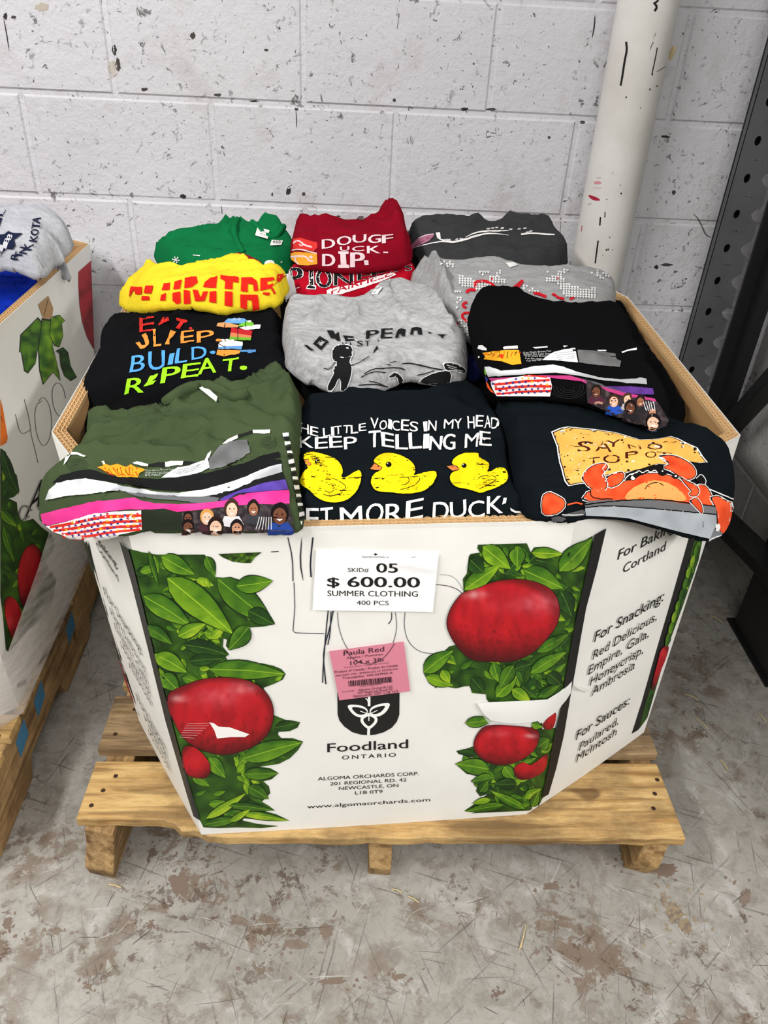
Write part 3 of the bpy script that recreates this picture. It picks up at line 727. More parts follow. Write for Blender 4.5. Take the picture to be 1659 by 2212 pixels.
# black band and the apple guide on the right chamfer
z = Z(1150, 1120, 3.351)
BK = (28, 27, 26)
I.poly(z((440,115),(525,65),(455,360),(380,640),(340,860),(300,1100),(265,1290),(220,1560),(165,1800),(110,1988),(58,2020),(110,1790),(150,1560),(195,1380),(220,1200),(290,800),(370,430)), BK)
I.poly(z((1140,110),(1178,122),(1090,470),(1010,760),(930,1010),(860,1200),(800,1400),(765,1528),(718,1556),(790,1330),(880,1010),(1000,600)), BK)
GS = z((1178,125),(1232,130),(1200,300),(1090,620),(985,905),(830,1440),(768,1525),(800,1400),(860,1200),(930,1010),(1010,760),(1090,470))
foliage(I, GS, 40, 12, 14, 34, ang=(.9, 2.3))
for k in range(9):
    p, q = z((1190-k*26,180+k*80),(1160-k*26,300+k*80)); leaf(I, p, q, 5.5, *LG[(k*2) % 5], 1300+k)
apple(I, z((922,935),(988,905),(960,1010),(915,1110),(875,1235),(850,1240),(870,1140),(900,1030)), 14, [(.2,-.6,.4,.4,(236,90,80))], .3, stroke=False)
def rt(body, o, e, h, bold=0, lean=(.22, -1)):
    a, b = z(o, e); I.text(body, a, b, h/3.351, K_, bold=bold, lean=lean)
rt('For Baking:', (612,298), (1045,75), 78, .014)
rt('Cortland', (648,398), (955,228), 72, lean=(.2,-1))
rt('For Snacking:', (436,890), (935,590), 82, .014)
rt('Red Delicious,', (424,1018), (888,728), 72)
rt('Empire, Gala,', (392,1128), (830,850), 72)
rt('Honeycrisp,', (405,1206), (790,968), 72)
rt('Ambrosia', (415,1282), (728,1080), 72)
rt('For Sauces:', (306,1598), (690,1338), 72, .014)
rt('Paulared,', (328,1676), (612,1480), 62)
rt('McIntosh', (308,1760), (596,1560), 64)
# guide on the narrow left chamfer, seen almost edge-on
z = Z(180, 1140, 3.318)
def ltx(body, o, e, h, bold=0):
    a, b = z(o, e); I.text(body, (a[0]+5, a[1]+18), (b[0]+2, b[1]+6), h*2.5/3.318, (40,40,42), bold=bold, lean=(-.24, -.97))
ltx('Baking:', (98,60), (246,278), 26, .012); ltx('Cortland', (86,85), (252,368), 24)
ltx('For Snacking:', (150,420), (424,888), 30, .012)
ltx('Red Delicious,', (196,560), (462,1035), 26); ltx('Empire, Gala,', (226,665), (478,1120), 26); ltx('Honeycrisp,', (272,800), (492,1190), 26); ltx('Ambrosia', (326,935), (498,1260), 26)
ltx('For Sauces:', (384,1180), (600,1590), 28, .012); ltx('Paulared,', (440,1320), (616,1660), 24); ltx('McIntosh', (470,1420), (632,1735), 24)
I.poly(z((20,110),(38,90),(70,230),(130,460),(230,800),(300,1010),(380,1280),(404,1345),(370,1290),(280,1000),(200,760),(120,480)), (34,44,26))
I.poly(z((262,930),(285,985),(330,1110),(380,1260),(360,1225),(300,1060)), (140,24,30))
body = MAINBIN.finish(I)

# labels stuck on the bin's front
def sticker(name, quad, mt, label, parent, bvh, eps, nx=14, ny=10, curl=None):
    a, b, c, d = quad; vs = []; 
    for j in range(ny+1):
        for i in range(nx+1):
            u, v = i/nx, j/ny
            p = ((a[0]*(1-u)+b[0]*u)*(1-v)+(d[0]*(1-u)+c[0]*u)*v, (a[1]*(1-u)+b[1]*u)*(1-v)+(d[1]*(1-u)+c[1]*u)*v)
            dr = ray(p).normalized(); loc, nn, _, _ = bvh.ray_cast(CAM, dr)
            if loc is None: loc = vs[-1] if vs else Vector()
            e = eps + (curl(u, v) if curl else 0)
            vs.append(loc - dr*e)
    fs = [(j*(nx+1)+i, (j+1)*(nx+1)+i, (j+1)*(nx+1)+i+1, j*(nx+1)+i+1) for j in range(ny) for i in range(nx)]
    return vs, fs
def sticker_build(name, vs, fs, mt, ink, parent, label):
    ev, ef, ec, _ = ink.out(); n = len(vs)
    back = [v+Vector((0, .0003, 0)) for v in vs]
    o = link(name, list(vs)+ev, list(fs)+[tuple(n+i for i in f) for f in ef], [mt, M['ink']], parent, [0]*len(fs)+[1]*len(ef), smooth=True, cols=[(1,1,1,1)]*n+ec)
    o['label'] = label; return o
vs, fs = sticker('price', [(683,1187),(948,1194),(935,1322),(675,1318)], None, None, None, MAINBIN.bvh, .0045, 30, 16,
                 lambda u, v: .0035*math.exp(-((v-.2-.25*(u-.75))**2)/.004)*sm(.45, .8, u)*sm(1.02, .93, u) + .001*sm(.6, 1, u)*math.sin(u*9)*.4)
bv = BVHTree.FromPolygons([tuple(v) for v in vs], fs)
J = Ink(bv, eps=.0005, dl=.00004, step=14); z = Z(600, 1160, 4.1475)
def jt(body, o, e, h, col=K_, bold=0, **kw):
    a, b = z(o, e); J.text(body, a, b, h/4.1475, col, bold=bold, **kw)
jt('SKID#', (628,312), (815,312), 38); jt('05', (885,316), (1073,318), 88, bold=.045); jt('$', (445,440), (550,442), 84, bold=.045); jt('600.00', (628,445), (1270,450), 96, bold=.05)
jt('SUMMER CLOTHING', (445,527), (1255,533), 52, bold=.016); jt('400 PCS', (706,606), (995,609), 42); jt('liquidationDeals.ca', (755,182), (997,185), 17, (90,90,92))
J.poly(z((858,152),(866,146),(870,150),(875,138),(880,150),(886,146),(894,152),(884,160),(876,166),(866,160)), K_)
J.line(z((1198,180),(1238,176)), 1.0, (120,120,120), 0)
sticker_build('price_label', vs, fs, M['label_white'], J, MAINBIN.e, 'white price label reading SKID# 05 $ 600.00 SUMMER CLOTHING')
vs, fs = sticker('pink', [(711,1407),(872,1386),(886,1493),(733,1513)], None, None, None, MAINBIN.bvh, .0055, 14, 10)
bv = BVHTree.FromPolygons([tuple(v) for v in vs], fs)
J = Ink(bv, eps=.0005, dl=.00004, step=14)
DK = (60, 34, 44)
jt('Paula Red', (590,1062), (952,1022), 46, DK, .02); jt('Apples / Pommes', (615,1092), (942,1056), 20, DK); jt('104 x 3lb', (650,1146), (948,1112), 38, DK, .004); jt('Canada Fancy  Canada De Fantaisie', (596,1172), (995,1128), 11, DK)
jt('Product of Canada / Produit du Canada', (510,1218), (1075,1156), 21, DK, .004); jt('PACKED ON : EMBALLES LE 2024AU16', (520,1250), (1075,1186), 17, DK); jt('Traceability: 104-269942-A', (580,1272), (1030,1222), 20, DK, .014)
r = random.Random(4); x = 630
while x < 1018:
    wd = r.choice((3, 3, 6, 9)); o = -(x-630)*.105
    J.poly(z((x,1288+o),(x+wd,1288+o),(x+wd+6,1338+o),(x+6,1338+o)), (36,22,30), step=60); x += wd + r.choice((3, 4, 7))
jt('10060736443206', (735,1340), (930,1318), 12, DK); jt('Packed By:  ', (575,1392), (690,1378), 11, DK); jt('Algoma Orchards Ltd', (722,1378), (1025,1344), 22, DK); jt('201 Regional Road 42', (715,1404), (1028,1368), 22, DK); jt('Newcastle, ON  L1B 1L9', (680,1434), (1075,1388), 24, DK)
J.line([(745,1402),(757,1418),(772,1428),(798,1436),(825,1425),(842,1406),(853,1388)], 1.3, (70,50,60), 2)
sticker_build('fruit_sticker', vs, fs, M['label_pink'], J, MAINBIN.e, 'tilted pink apple sticker with a barcode')
# torn white paper tape across the lower right of the front, curling over the corner
tq = [(1030,1517),(1212,1490),(1222,1530),(1046,1566)]
def tape_pts():
    top_ = [(1030,1519),(1052,1517),(1085,1516),(1120,1514),(1150,1513),(1182,1511),(1208,1495),(1228,1478),(1236,1470)]
    bot_ = [(1045,1543),(1060,1556),(1090,1562),(1120,1563),(1150,1560),(1180,1553),(1205,1535),(1222,1515),(1233,1498)]
    return top_, bot_
tt, tb = tape_pts(); vs = []
for row in range(4):
    for a, b in zip(tt, tb):
        t = row/3; p = (a[0]+(b[0]-a[0])*t, a[1]+(b[1]-a[1])*t); dr = ray(p).normalized(); loc, nn, _, _ = MAINBIN.bvh.ray_cast(CAM, dr); vs.append(loc-dr*(.006+.002*math.sin(t*3)))
n = len(tt); fs = [(j*n+i, (j+1)*n+i, (j+1)*n+i+1, j*n+i+1) for j in range(3) for i in range(n-1)]
o = link('paper_tape', vs, fs, mat('white_paper_tape', (236,236,232), .6), MAINBIN.e, smooth=True); o['label'] = 'torn strip of white paper tape'
cv = []
for a, b, e in (((1237,1468),(1237,1474),.004),((1240,1480),(1246,1478),.018),((1252,1490),(1256,1484),.02),((1270,1496),(1272,1490),.008)):
    for p in (a, b):
        dr = ray(p).normalized(); loc, nn, _, _ = MAINBIN.bvh.ray_cast(CAM, dr); cv.append(loc-dr*e)
link('paper_curl', cv, [(0,1,3,2),(2,3,5,4),(4,5,7,6)], mat('white_paper_curl', (236,236,232), .6), MAINBIN.e, smooth=True)

# ------------------------------------------------------------------ artwork of the left bin
I = Ink(LEFTBIN.bvh, eps=.0009, dl=.00005, step=14, maxd=.4)
I.creases = [(pix(LEFTBIN.top[i]), pix(LEFTBIN.bot[i])) for i in (2, 3)]
z = Z(0, 400, 3.687)
I.poly(z((622,690),(740,585),(760,680),(800,850),(832,1040),(820,1180),(780,1330),(740,1300),(690,1210),(650,1080),(630,950),(622,800)), lambda p: mixc((168,30,40),(112,14,24), .5+nz(p,.06,2)+(p[0]-195)*.02), step=8)
for pts, ci in ((((160,1190),(300,1050),(340,1100),(350,1200),(300,1300),(280,1420),(220,1500),(190,1480),(165,1330),(150,1330)),1),(((330,1060),(410,1070),(400,1150),(420,1290),(470,1500),(480,1560),(420,1490),(340,1590),(310,1480),(300,1300)),0),(((400,1050),(470,1030),(515,1080),(490,1100),(500,1200),(470,1290),(430,1280),(390,1200)),4),(((440,1320),(500,1290),(540,1330),(560,1440),(610,1530),(560,1560),(510,1520),(480,1440),(470,1340)),5)):
    I.poly(z(*pts), (22,36,12), step=60)
    cx_ = sum(p[0] for p in pts)/len(pts); cy_ = sum(p[1] for p in pts)/len(pts)
    I.poly(z(*[(cx_+(p[0]-cx_)*.93, cy_+(p[1]-cy_)*.95) for p in pts]), lambda p, c=LG[ci]: mixc(c[0], c[1], .5+nz(p,.07,4)*1.2), step=7)
I.poly(z((300,950),(380,880),(420,980),(410,1060),(340,1062)), (176,140,96))
I.line(z((380,900),(345,1040)), 1.5, (90,64,40), 0)
for pts in (((120,1825),(160,1995),(240,1950)),((190,1705),(235,1880),(245,1990),(270,2080),(300,2212)),((330,1720),(280,1750),(272,1880),(300,2030),(350,2090),(400,2010),(412,1880),(390,1740),(340,1680),(305,1720)),((520,1700),(500,1600),(450,1565),(410,1620),(415,1740),(450,1830),(480,1840))):
    I.line(z(*pts), 1.0, (70,66,64), 2)
I.poly(z((0,1700),(20,1780),(40,1900),(58,2010),(50,2050),(0,2080)), (226,112,26))
I.text('40', z((0,1850))[0], z((22,1900))[0], 8, (60,30,10))
z = Z(0, 950, 3.402)
FA = z((0,60),(40,90),(60,200),(120,260),(140,380),(100,420),(60,430),(120,460),(130,560),(170,600),(240,580),(300,640),(380,700),(400,780),(330,900),(380,980),(410,1050),(360,1100),(370,1240),(330,1250),(310,1200),(310,1310),(200,1400),(140,1470),(60,1560),(40,1540),(20,1300),(0,1150))
foliage(I, FA, 46, 31, 14, 30, ang=(.6, 2.6))
apple(I, z((140,880),(190,780),(260,765),(310,850),(315,950),(280,1060),(230,1150),(170,1240),(140,1180),(120,1020)), 32, [(-.2,-.5,.4,.3,(210,90,90))], .4)
apple(I, z((20,1180),(70,1140),(130,1200),(160,1300),(130,1400),(90,1480),(60,1400),(30,1290)), 33, [(-.4,.2,.5,.4,(214,110,110))], .4)
for pts in (((60,60),(0,30),(0,200)),):
    pass
p, q = z((10,80),(135,400)); leaf(I, p, q, 12, *LG[5], 34); p, q = z((300,1310),(405,1000)); leaf(I, p, q, 12, *LG[5], 35); p, q = z((0,520),(120,640)); leaf(I, p, q, 12, *LG[0], 36); p, q = z((20,640),(100,900)); leaf(I, p, q, 11, *LG[1], 37)
for dx, dy, c_, bo in ((-1.2, 0, (196,194,190), .012), (1.2, 0, (196,194,190), .012), (0, 1.2, (196,194,190), .012), (0, 0, (24,24,24), .004)):
    I.text('A', (52+dx, 1118+dy), (84+dx, 1092+dy), 76, c_, bold=bo, lean=(.28, -.96)); I.text('lgoma', (80+dx, 1092+dy), (156+dx, 1020+dy), 60, c_, bold=bo, lean=(.28, -.96))
I.line(z((230,520),(170,470),(130,540),(150,600),(210,560)), 3.5, (26,26,26), 2); I.line(z((230,520),(170,470),(130,540),(150,600),(210,560)), 1.4, (196,194,190), 2)
I.poly(z((120,1795),(225,1740),(235,1770),(130,1825)), (24,24,22))
LEFTBIN.finish(I)
# stretch film wound round the foot of the left bin and its pallet
film = mat('stretch_film', (232, 228, 226), .22, spec=.6); film.node_tree.nodes['Principled BSDF'].inputs['Alpha'].default_value = .5
t = NT(film); sn = t.ramp(t.noise(1, 4, .6, vec=t.map((3, 9, 60), (.35, 0, 0))), [(.35, .28), (.7, .75)]); film.node_tree.links.new(sn, t.b.inputs['Alpha']); t.bump(t.noise(1, 4, .6, vec=t.map((3, 9, 60), (.35, 0, 0))), .5, .004)
r = random.Random(3); vs = []; pth = [(-.50, -1.125), (-.30, -.93), (-.279, -.90), (-.279, -.70), (-.279, -.50), (-.279, -.30), (-.35, -.03)]
zt = [.30, .28, .30, .34, .40, .44, .46]
for i, (x, y) in enumerate(pth):
    for k in range(7): vs.append((x+.003*math.sin(k*2.1+i), y, .155+(zt[i]-.155)*k/6))
fs = [(i*7+k, (i+1)*7+k, (i+1)*7+k+1, i*7+k+1) for i in range(len(pth)-1) for k in range(6)]
fo = link('stretch_wrap', vs, fs, film, LEFTBIN.e, smooth=True); fo['label'] = 'clear stretch wrap around the foot'

# ------------------------------------------------------------------ folded clothes
def pile(x, y):
    z_ = .712 + .16*(y+1.10)
    if y > -.34: z_ += 1.0*(y+.34)**2
    z_ -= .045*sm(.74, .92, x)*sm(-1.05, -.75, y)*sm(.05, -.35, y)
    z_ -= .05*sm(.0, -.11, x)*sm(-1.05, -.8, y)*sm(.0, -.5, y)
    return z_
def on_surf(p, fn):
    """where the line of sight through p meets the surface z = fn(x, y)"""
    d = ray(p); lo, hi = .3, 3.2
    for k in range(60):
        t = lo + (hi-lo)*k/59; q = CAM+d*t
        if q.z < fn(q.x, q.y): break
    else: return CAM+d*hi
    a = lo+(hi-lo)*(k-1)/59; b = t
    for _ in range(24):
        m_ = (a+b)/2; q = CAM+d*m_
        if q.z < fn(q.x, q.y): b = m_
        else: a = m_
    return CAM+d*b
def seg_dist(P, line):
    best = np.full(len(P), 9.0)
    for a, b in zip(line[:-1], line[1:]):
        a = np.array(a); b = np.array(b); d = b-a; L = max(1e-9, d@d)
        t = np.clip(((P-a)@d)/L, 0, 1); q = a+t[:, None]*d
        best = np.minimum(best, np.hypot(*(P-q).T))
    return best
class Shirt:
    def __init__(s, label, outline, off, cloth, t=.028, r=.02, wr=.006, seed=0, ridges=(), fn=None, name='folded_shirt', cat='shirt', step=.0075, drop=.03, smooth=1, group=None, wdir=.3):
        base = fn or (lambda x, y: pile(x, y)+off)
        s.label, s.cat, s.cloth, s.group, s.name = label, cat, cloth, group, name
        trace = lambda x, y: base(x, y)+t*.45
        op = chaikin(outline, smooth); oy = [p[1] for p in op]; y0, y1 = min(oy), max(oy); drop = min(drop, .016)
        pw = []
        for p in op:
            lv = t*.85+(-drop*.5-t*.85)*sm(.1, .9, (p[1]-y0)/(y1-y0)); pw.append(on_surf(p, lambda x, y: base(x, y)+lv))
        poly = [(p.x, p.y) for p in pw]
        A = sum(poly[i-1][0]*poly[i][1]-poly[i][0]*poly[i-1][1] for i in range(len(poly)))
        if A < 0: poly = poly[::-1]
        bm = bmesh.new(); vv = [bm.verts.new((p[0], p[1], 0)) for p in poly]
        for q in tri(poly):
            try: bm.faces.new([vv[i] for i in q])
            except ValueError: pass
        bmesh.ops.recalc_face_normals(bm, faces=bm.faces)
        for f in bm.faces:
            if f.normal.z < 0: f.normal_flip()
        xs = [p[0] for p in poly]; ys = [p[1] for p in poly]
        for ax, lo, hi in ((0, min(xs), max(xs)), (1, min(ys), max(ys))):
            g = math.floor(lo/step)*step+step
            while g < hi:
                bmesh.ops.bisect_plane(bm, geom=bm.verts[:]+bm.edges[:]+bm.faces[:], dist=1e-5, plane_co=(g, 0, 0) if ax == 0 else (0, g, 0), plane_no=(1, 0, 0) if ax == 0 else (0, 1, 0))
                g += step
        bmesh.ops.remove_doubles(bm, verts=bm.verts[:], dist=2e-4)
        bm.verts.index_update()
        XY = np.array([(v.co.x, v.co.y) for v in bm.verts])
        ring = [np.array(p) for p in poly]+[np.array(poly[0])]
        d = seg_dist(XY, ring)
        u = np.clip(d/r, 0, 1); h = t*np.sqrt(np.clip(1-(1-u)**2, 0, 1))
        ca, sa = math.cos(wdir), math.sin(wdir)
        for i, (x, y) in enumerate(XY):
            a = x*ca+y*sa; b = -x*sa+y*ca
            n1 = noise.noise(Vector((a*6, b*9, seed*3.7))); n2 = noise.noise(Vector((a*13+n1, b*24, seed*5.1+9)))
            n3 = 1-abs(noise.noise(Vector((a*15+n1*2, b*34+n2, seed*2.3+40))))*2.2; n4 = 1-abs(noise.noise(Vector((a*38, b*20+n1*3, seed*1.3+70))))*2.5
            h[i] += (n1*wr*1.2+n2*wr*.7+max(0, n3-.3)*wr*1.1+max(0, n4-.4)*wr*.5)*min(1, .25+u[i])
        for line, amp, wd in ridges:
            lw = [on_surf(p, trace) for p in chaikin(list(line), 1, False)]
            dd = seg_dist(XY, [(p.x, p.y) for p in lw]); h += 1.5*amp*np.exp(-(dd/(wd*.9))**2)*np.clip(.3+u, 0, 1)
        V = []
        for i, (x, y) in enumerate(XY): V.append(Vector((x, y, base(x, y)+h[i])))
        F = [tuple(v.index for v in f.verts) for f in bm.faces]
        # tuck the border under: a rounded lip and a closed underside
        be = [(l.vert.index, l.link_loop_next.vert.index) for f in bm.faces for l in f.loops if l.edge.is_boundary]
        nb = sorted({i for e in be for i in e}); mp = {}; mp2 = {}
        cen = XY.mean(0)
        nrm = {i: np.zeros(2) for i in nb}
        for a, b in be:
            dv = XY[b]-XY[a]; nn = np.array([dv[1], -dv[0]]); L = np.hypot(*nn)
            if L > 0: nrm[a] += nn/L; nrm[b] += nn/L
        for i in nb:
            n_ = nrm[i]/(np.hypot(*nrm[i]) or 1)
            mp[i] = len(V); V.append(Vector((XY[i][0]+n_[0]*.002, XY[i][1]+n_[1]*.002, V[i].z-drop*.45)))
            mp2[i] = len(V); V.append(Vector((XY[i][0]-n_[0]*.006, XY[i][1]-n_[1]*.006, V[i].z-drop)))
        for a, b in be:
            F.append((b, a, mp[a], mp[b])); F.append((mp[b], mp[a], mp2[a], mp2[b]))
        bm.free()
        s.v, s.f = V, F
        s.bvh = BVHTree.FromPolygons([tuple(v) for v in V], F)
        s.ink = Ink(s.bvh, eps=.002, dl=.00006, step=6.5, maxd=.05)
        c = sum(V, Vector())/len(V); s.loc = (c.x, c.y, min(v.z for v in V))
        s.parts = []
    def band(s, pts, wd, raise_=.004, name='neckband', mt=None, label=None):
        """a ribbed strip of cloth sewn along a traced line"""
        pts = chaikin(pts, 2, False); W = []
        for p in pts:
            d = ray(p).normalized(); loc, nn, _, _ = s.bvh.ray_cast(CAM, d)
            if loc is None: continue
            if nn.z < 0: nn = -nn
            W.append((loc, nn))
        if len(W) < 3: return
        vs = []; n = len(W); m_ = 6
        for i, (p, nn) in enumerate(W):
            tn = (W[min(n-1, i+1)][0]-W[max(0, i-1)][0]).normalized(); sd = tn.cross(nn).normalized()
            for k in range(m_+1):
                a = math.pi*k/m_
                vs.append(p + sd*math.cos(a)*wd/2 + nn*(math.sin(a)*raise_-.001))
        fs = [(i*(m_+1)+k, i*(m_+1)+k+1, (i+1)*(m_+1)+k+1, (i+1)*(m_+1)+k) for i in range(n-1) for k in range(m_)]
        s.parts.append((name, vs, fs, mt or s.cloth, label))
    def tag(s, quad, lift=.004, label='white care tag', draw=None, mt=None, curl=.004):
        vs = []; nx, ny = 6, 6; a, b, c, d = quad
        for j in range(ny+1):
            for i in range(nx+1):
                u, v = i/nx, j/ny
                p = ((a[0]*(1-u)+b[0]*u)*(1-v)+(d[0]*(1-u)+c[0]*u)*v, (a[1]*(1-u)+b[1]*u)*(1-v)+(d[1]*(1-u)+c[1]*u)*v)
                dr = ray(p).normalized(); loc, nn, _, _ = s.bvh.ray_cast(CAM, dr)
                if loc is None: loc = on_surf(p, pile)
                vs.append(loc-dr*(lift+curl*math.sin(u*3)*v))
        fs = [(j*(nx+1)+i, (j+1)*(nx+1)+i, (j+1)*(nx+1)+i+1, j*(nx+1)+i+1) for j in range(ny) for i in range(nx)]
        if draw:
            bv = BVHTree.FromPolygons([tuple(v) for v in vs], fs); J = Ink(bv, eps=.0005, dl=.00003, step=20); draw(J); ev, ef, ec, _ = J.out(); n = len(vs)
            s.parts.append(('care_tag', vs+ev, fs+[tuple(n+i for i in f) for f in ef], [mt or M['tag_white'], M['ink']], label, [0]*len(fs)+[1]*len(ef), [(1,1,1,1)]*n+ec))
        else: s.parts.append(('care_tag', vs, fs, mt or M['tag_white'], label))
    def done(s):
        ev, ef, ec, _ = s.ink.out(); n = len(s.v)
        e = empty(s.name, s.loc, s.label, s.cat, s.group) if s.parts else None
        o = link('body' if e else s.name, list(s.v)+ev, list(s.f)+[tuple(n+i for i in f) for f in ef], [s.cloth, M['ink_cloth']], e, [0]*len(s.f)+[1]*len(ef), smooth=True, cols=[(1,1,1,1)]*n+ec)
        if not e: tag(o, s.label, s.cat, s.group)
        for p in s.parts:
            q = link(p[0], p[1], p[2], p[3], e, p[5] if len(p) > 5 else None, smooth=True, cols=p[6] if len(p) > 6 else None)
            if p[4]: q['label'] = p[4]
        return e or o

C = {'green': m_cloth('green_cotton', (18, 116, 66)), 'maroon': m_cloth('maroon_cotton', (140, 14, 34)), 'char': m_cloth('charcoal_cotton', (62, 63, 64), .5, (50, 51, 52)),
     'yellow': m_cloth('yellow_cotton', (250, 222, 52)), 'red': m_cloth('red_cotton', (186, 16, 40)), 'heather': m_cloth('heather_grey_fleece', (170, 170, 170), .6, (138, 138, 138)),
     'heather2': m_cloth('light_heather_cotton', (184, 184, 184), .75, (140, 140, 141)), 'black': m_cloth('black_cotton', (17, 18, 21)), 'navyblack': m_cloth('blue_black_cotton', (18, 24, 28)),
     'black2': m_cloth('deep_black_cotton', (13, 13, 15)), 'olive': m_cloth('olive_cotton', (70, 84, 56)), 'navy': m_cloth('navy_cotton', (26, 30, 76)), 'white': m_cloth('white_cotton', (226, 224, 222)),
     'hood': m_cloth('hoodie_fleece', (188, 190, 196), .7, (160, 162, 168)), 'blue': m_cloth('royal_blue_fleece', (18, 50, 176))}
WH = (240, 238, 236)

# --- dark clothing lying under the top layer
s = Shirt('black shirt folded low against the right inner wall of the bin', [(1331,640),(1360,668),(1400,740),(1436,800),(1466,868),(1482,908),(1440,950),(1300,960),(1180,930),(1150,760),(1200,660)], -.012, C['black2'], seed=1, t=.022, smooth=1); s.done()
s = Shirt('black shirt under the yellow and olive shirts along the left inner wall', [(255,690),(330,650),(480,640),(610,650),(640,800),(640,950),(400,970),(195,985),(180,930),(182,860),(215,740)], -.014, C['black2'], seed=2, t=.02); s.done()
s = Shirt('dark shirt deep in the middle of the bin under the grey tee', [(600,560),(1100,560),(1200,600),(1150,760),(1100,900),(700,930),(620,800)], -.02, C['black2'], seed=3, t=.02); s.done()
s = Shirt('dark shirt at the back of the bin glimpsed between charcoal and maroon shirts', [(600,500),(890,500),(1215,545),(1210,590),(900,600),(620,590)], -.02, C['black2'], seed=4, t=.02); s.done()

# --- ducks
z = Z(620, 820, 3.1904)
s = Shirt('black shirt with three yellow ducks and white lettering at the front centre', [(640,845),(720,838),(880,845),(1000,815),(1052,840),(1071,876),(1100,930),(1100,1040),(1115,1100),(1140,1120),(1134,1131),(1027,1134),(933,1136),(839,1143),(777,1146),(714,1147),(651,1150),(640,1120),(632,1000)], .012, C['navyblack'], seed=5, t=.03, wr=0.005,
          ridges=[([(752,872),(830,860),(905,842)], .006, .008), ([(660,1010),(690,1050),(705,1080)], .005, .006), ([(1035,985),(1045,1020),(1035,1060)], .006, .006), ([(1000,880),(1050,900),(1060,960)], -.006, .01)])
I = s.ink
def zt(body, o, e, h, col=WH, **kw):
    a, b = z(o, e); I.text(body, a, b, h/z_s, col, **kw)
z_s = 3.1904
kw = dict(bold=.018, jit=.10)
zt('HE', (95,376), (222,402), 66, seed=1, **kw); zt('LITTLE', (250,396), (550,362), 60, seed=2, **kw); zt('VOICES', (575,345), (908,362), 76, seed=3, **kw); zt('IN', (942,368), (1035,366), 78, seed=4, **kw); zt('MY', (1080,346), (1212,340), 66, seed=5, **kw); zt('HEAD', (1244,338), (1462,342), 84, seed=6, **kw)
I.line(z((86,345),(92,312),(108,308)), 4, WH, 0)
zt('KEEP', (92,478), (495,490), 88, seed=7, **kw); zt('TELLING', (560,478), (1168,500), 112, seed=8, bold=.024, jit=.1); zt('ME', (1222,474), (1418,470), 104, seed=9, **kw)
YD = (252, 222, 20); OB = (214, 128, 66); DKL = (40, 32, 10)
def duck(body_, beak, eye, er, wing):
    b = z(*body_); cx_ = sum(p[0] for p in b)/len(b); cy_ = sum(p[1] for p in b)/len(b)
    I.poly([(cx_+(p[0]-cx_)*1.035, cy_+(p[1]-cy_)*1.045) for p in chaikin(b, 2)], (8, 8, 8))
    I.poly(b, lambda p: mixc(YD, (236, 196, 10), nz(p, .03, 3)+.2), 2)
    bk = z(*beak); I.poly([(bk[0][0]-1.5, bk[0][1])]+bk[1:], (20,14,10), 0); I.poly([(p[0]*.9+sum(q[0] for q in bk)/len(bk)*.1, p[1]*.86+sum(q[1] for q in bk)/len(bk)*.14) for p in bk], OB)
    e = z(eye)[0]; I.ell(e, er/z_s, er/z_s*.95, (10,10,10)); I.ell((e[0]-2, e[1]-2), 1.5, 1.3, (230,230,220), n=8)
    for l in wing: I.line(z(*l), 1.5, DKL, 2)
duck([(118,520),(150,506),(190,506),(250,520),(330,548),(372,590),(388,640),(368,676),(400,686),(430,660),(480,630),(506,632),(515,670),(500,740),(460,800),(390,842),(290,850),(210,820),(150,762),(97,722),(97,690),(122,636),(152,616),(140,595),(122,560)],
     [(122,552),(152,556),(176,586),(165,600),(142,598)], (206,570), 18, [[(262,692),(300,688),(340,695),(405,735),(400,765),(375,770),(380,790),(350,795),(300,808),(248,795)], [(300,725),(335,725),(330,750),(310,760)], [(262,775),(300,785),(325,765)]])
duck([(592,572),(625,530),(690,510),(760,520),(830,550),(876,592),(886,640),(862,668),(930,650),(1000,635),(1030,642),(1025,690),(990,740),(930,780),(800,790),(680,780),(610,772),(577,730),(577,690),(602,652),(645,630),(655,610),(620,588)],
     [(566,622),(600,580),(655,610),(640,632),(600,630)], (698,592), 20, [[(775,682),(840,678),(910,670),(918,695),(905,710),(880,735),(830,752),(782,765)], [(830,680),(845,705),(820,730),(790,735)]])
duck([(1130,590),(1150,545),(1200,515),(1260,510),(1320,510),(1335,545),(1380,570),(1392,610),(1366,640),(1400,640),(1460,606),(1505,620),(1520,670),(1512,712),(1450,745),(1380,770),(1320,785),(1250,760),(1170,750),(1125,712),(1120,670),(1142,640),(1190,630),(1172,602)],
     [(1095,606),(1150,595),(1190,625),(1140,638)], (1220,600), 17, [[(1310,690),(1350,660),(1430,670),(1442,690),(1420,715),(1370,740),(1325,760)], [(1395,670),(1380,700),(1350,720)]])
zt('ET', (135,1022), (325,1012), 142, seed=11, bold=.02, jit=.05); zt('MORE', (370,1020), (950,958), 140, seed=12, bold=.02, jit=.1); zt('DUCK', (1000,975), (1500,915), 124, seed=13, bold=.02, jit=.1)
I.poly(z((1490,815),(1512,815),(1505,850),(1480,860)), WH); I.poly(z((1535,880),(1570,900),(1625,905),(1620,918),(1570,915),(1540,900)), WH)
I.poly(z((88,822),(104,828),(100,862),(86,860)), WH); I.line(z((48,915),(104,912),(96,960),(68,1000)), 4, WH, 0); I.line(z((718,76),(742,72)), 2, WH, 0); I.line(z((748,66),(772,58)), 3, WH, 0)
s.done()

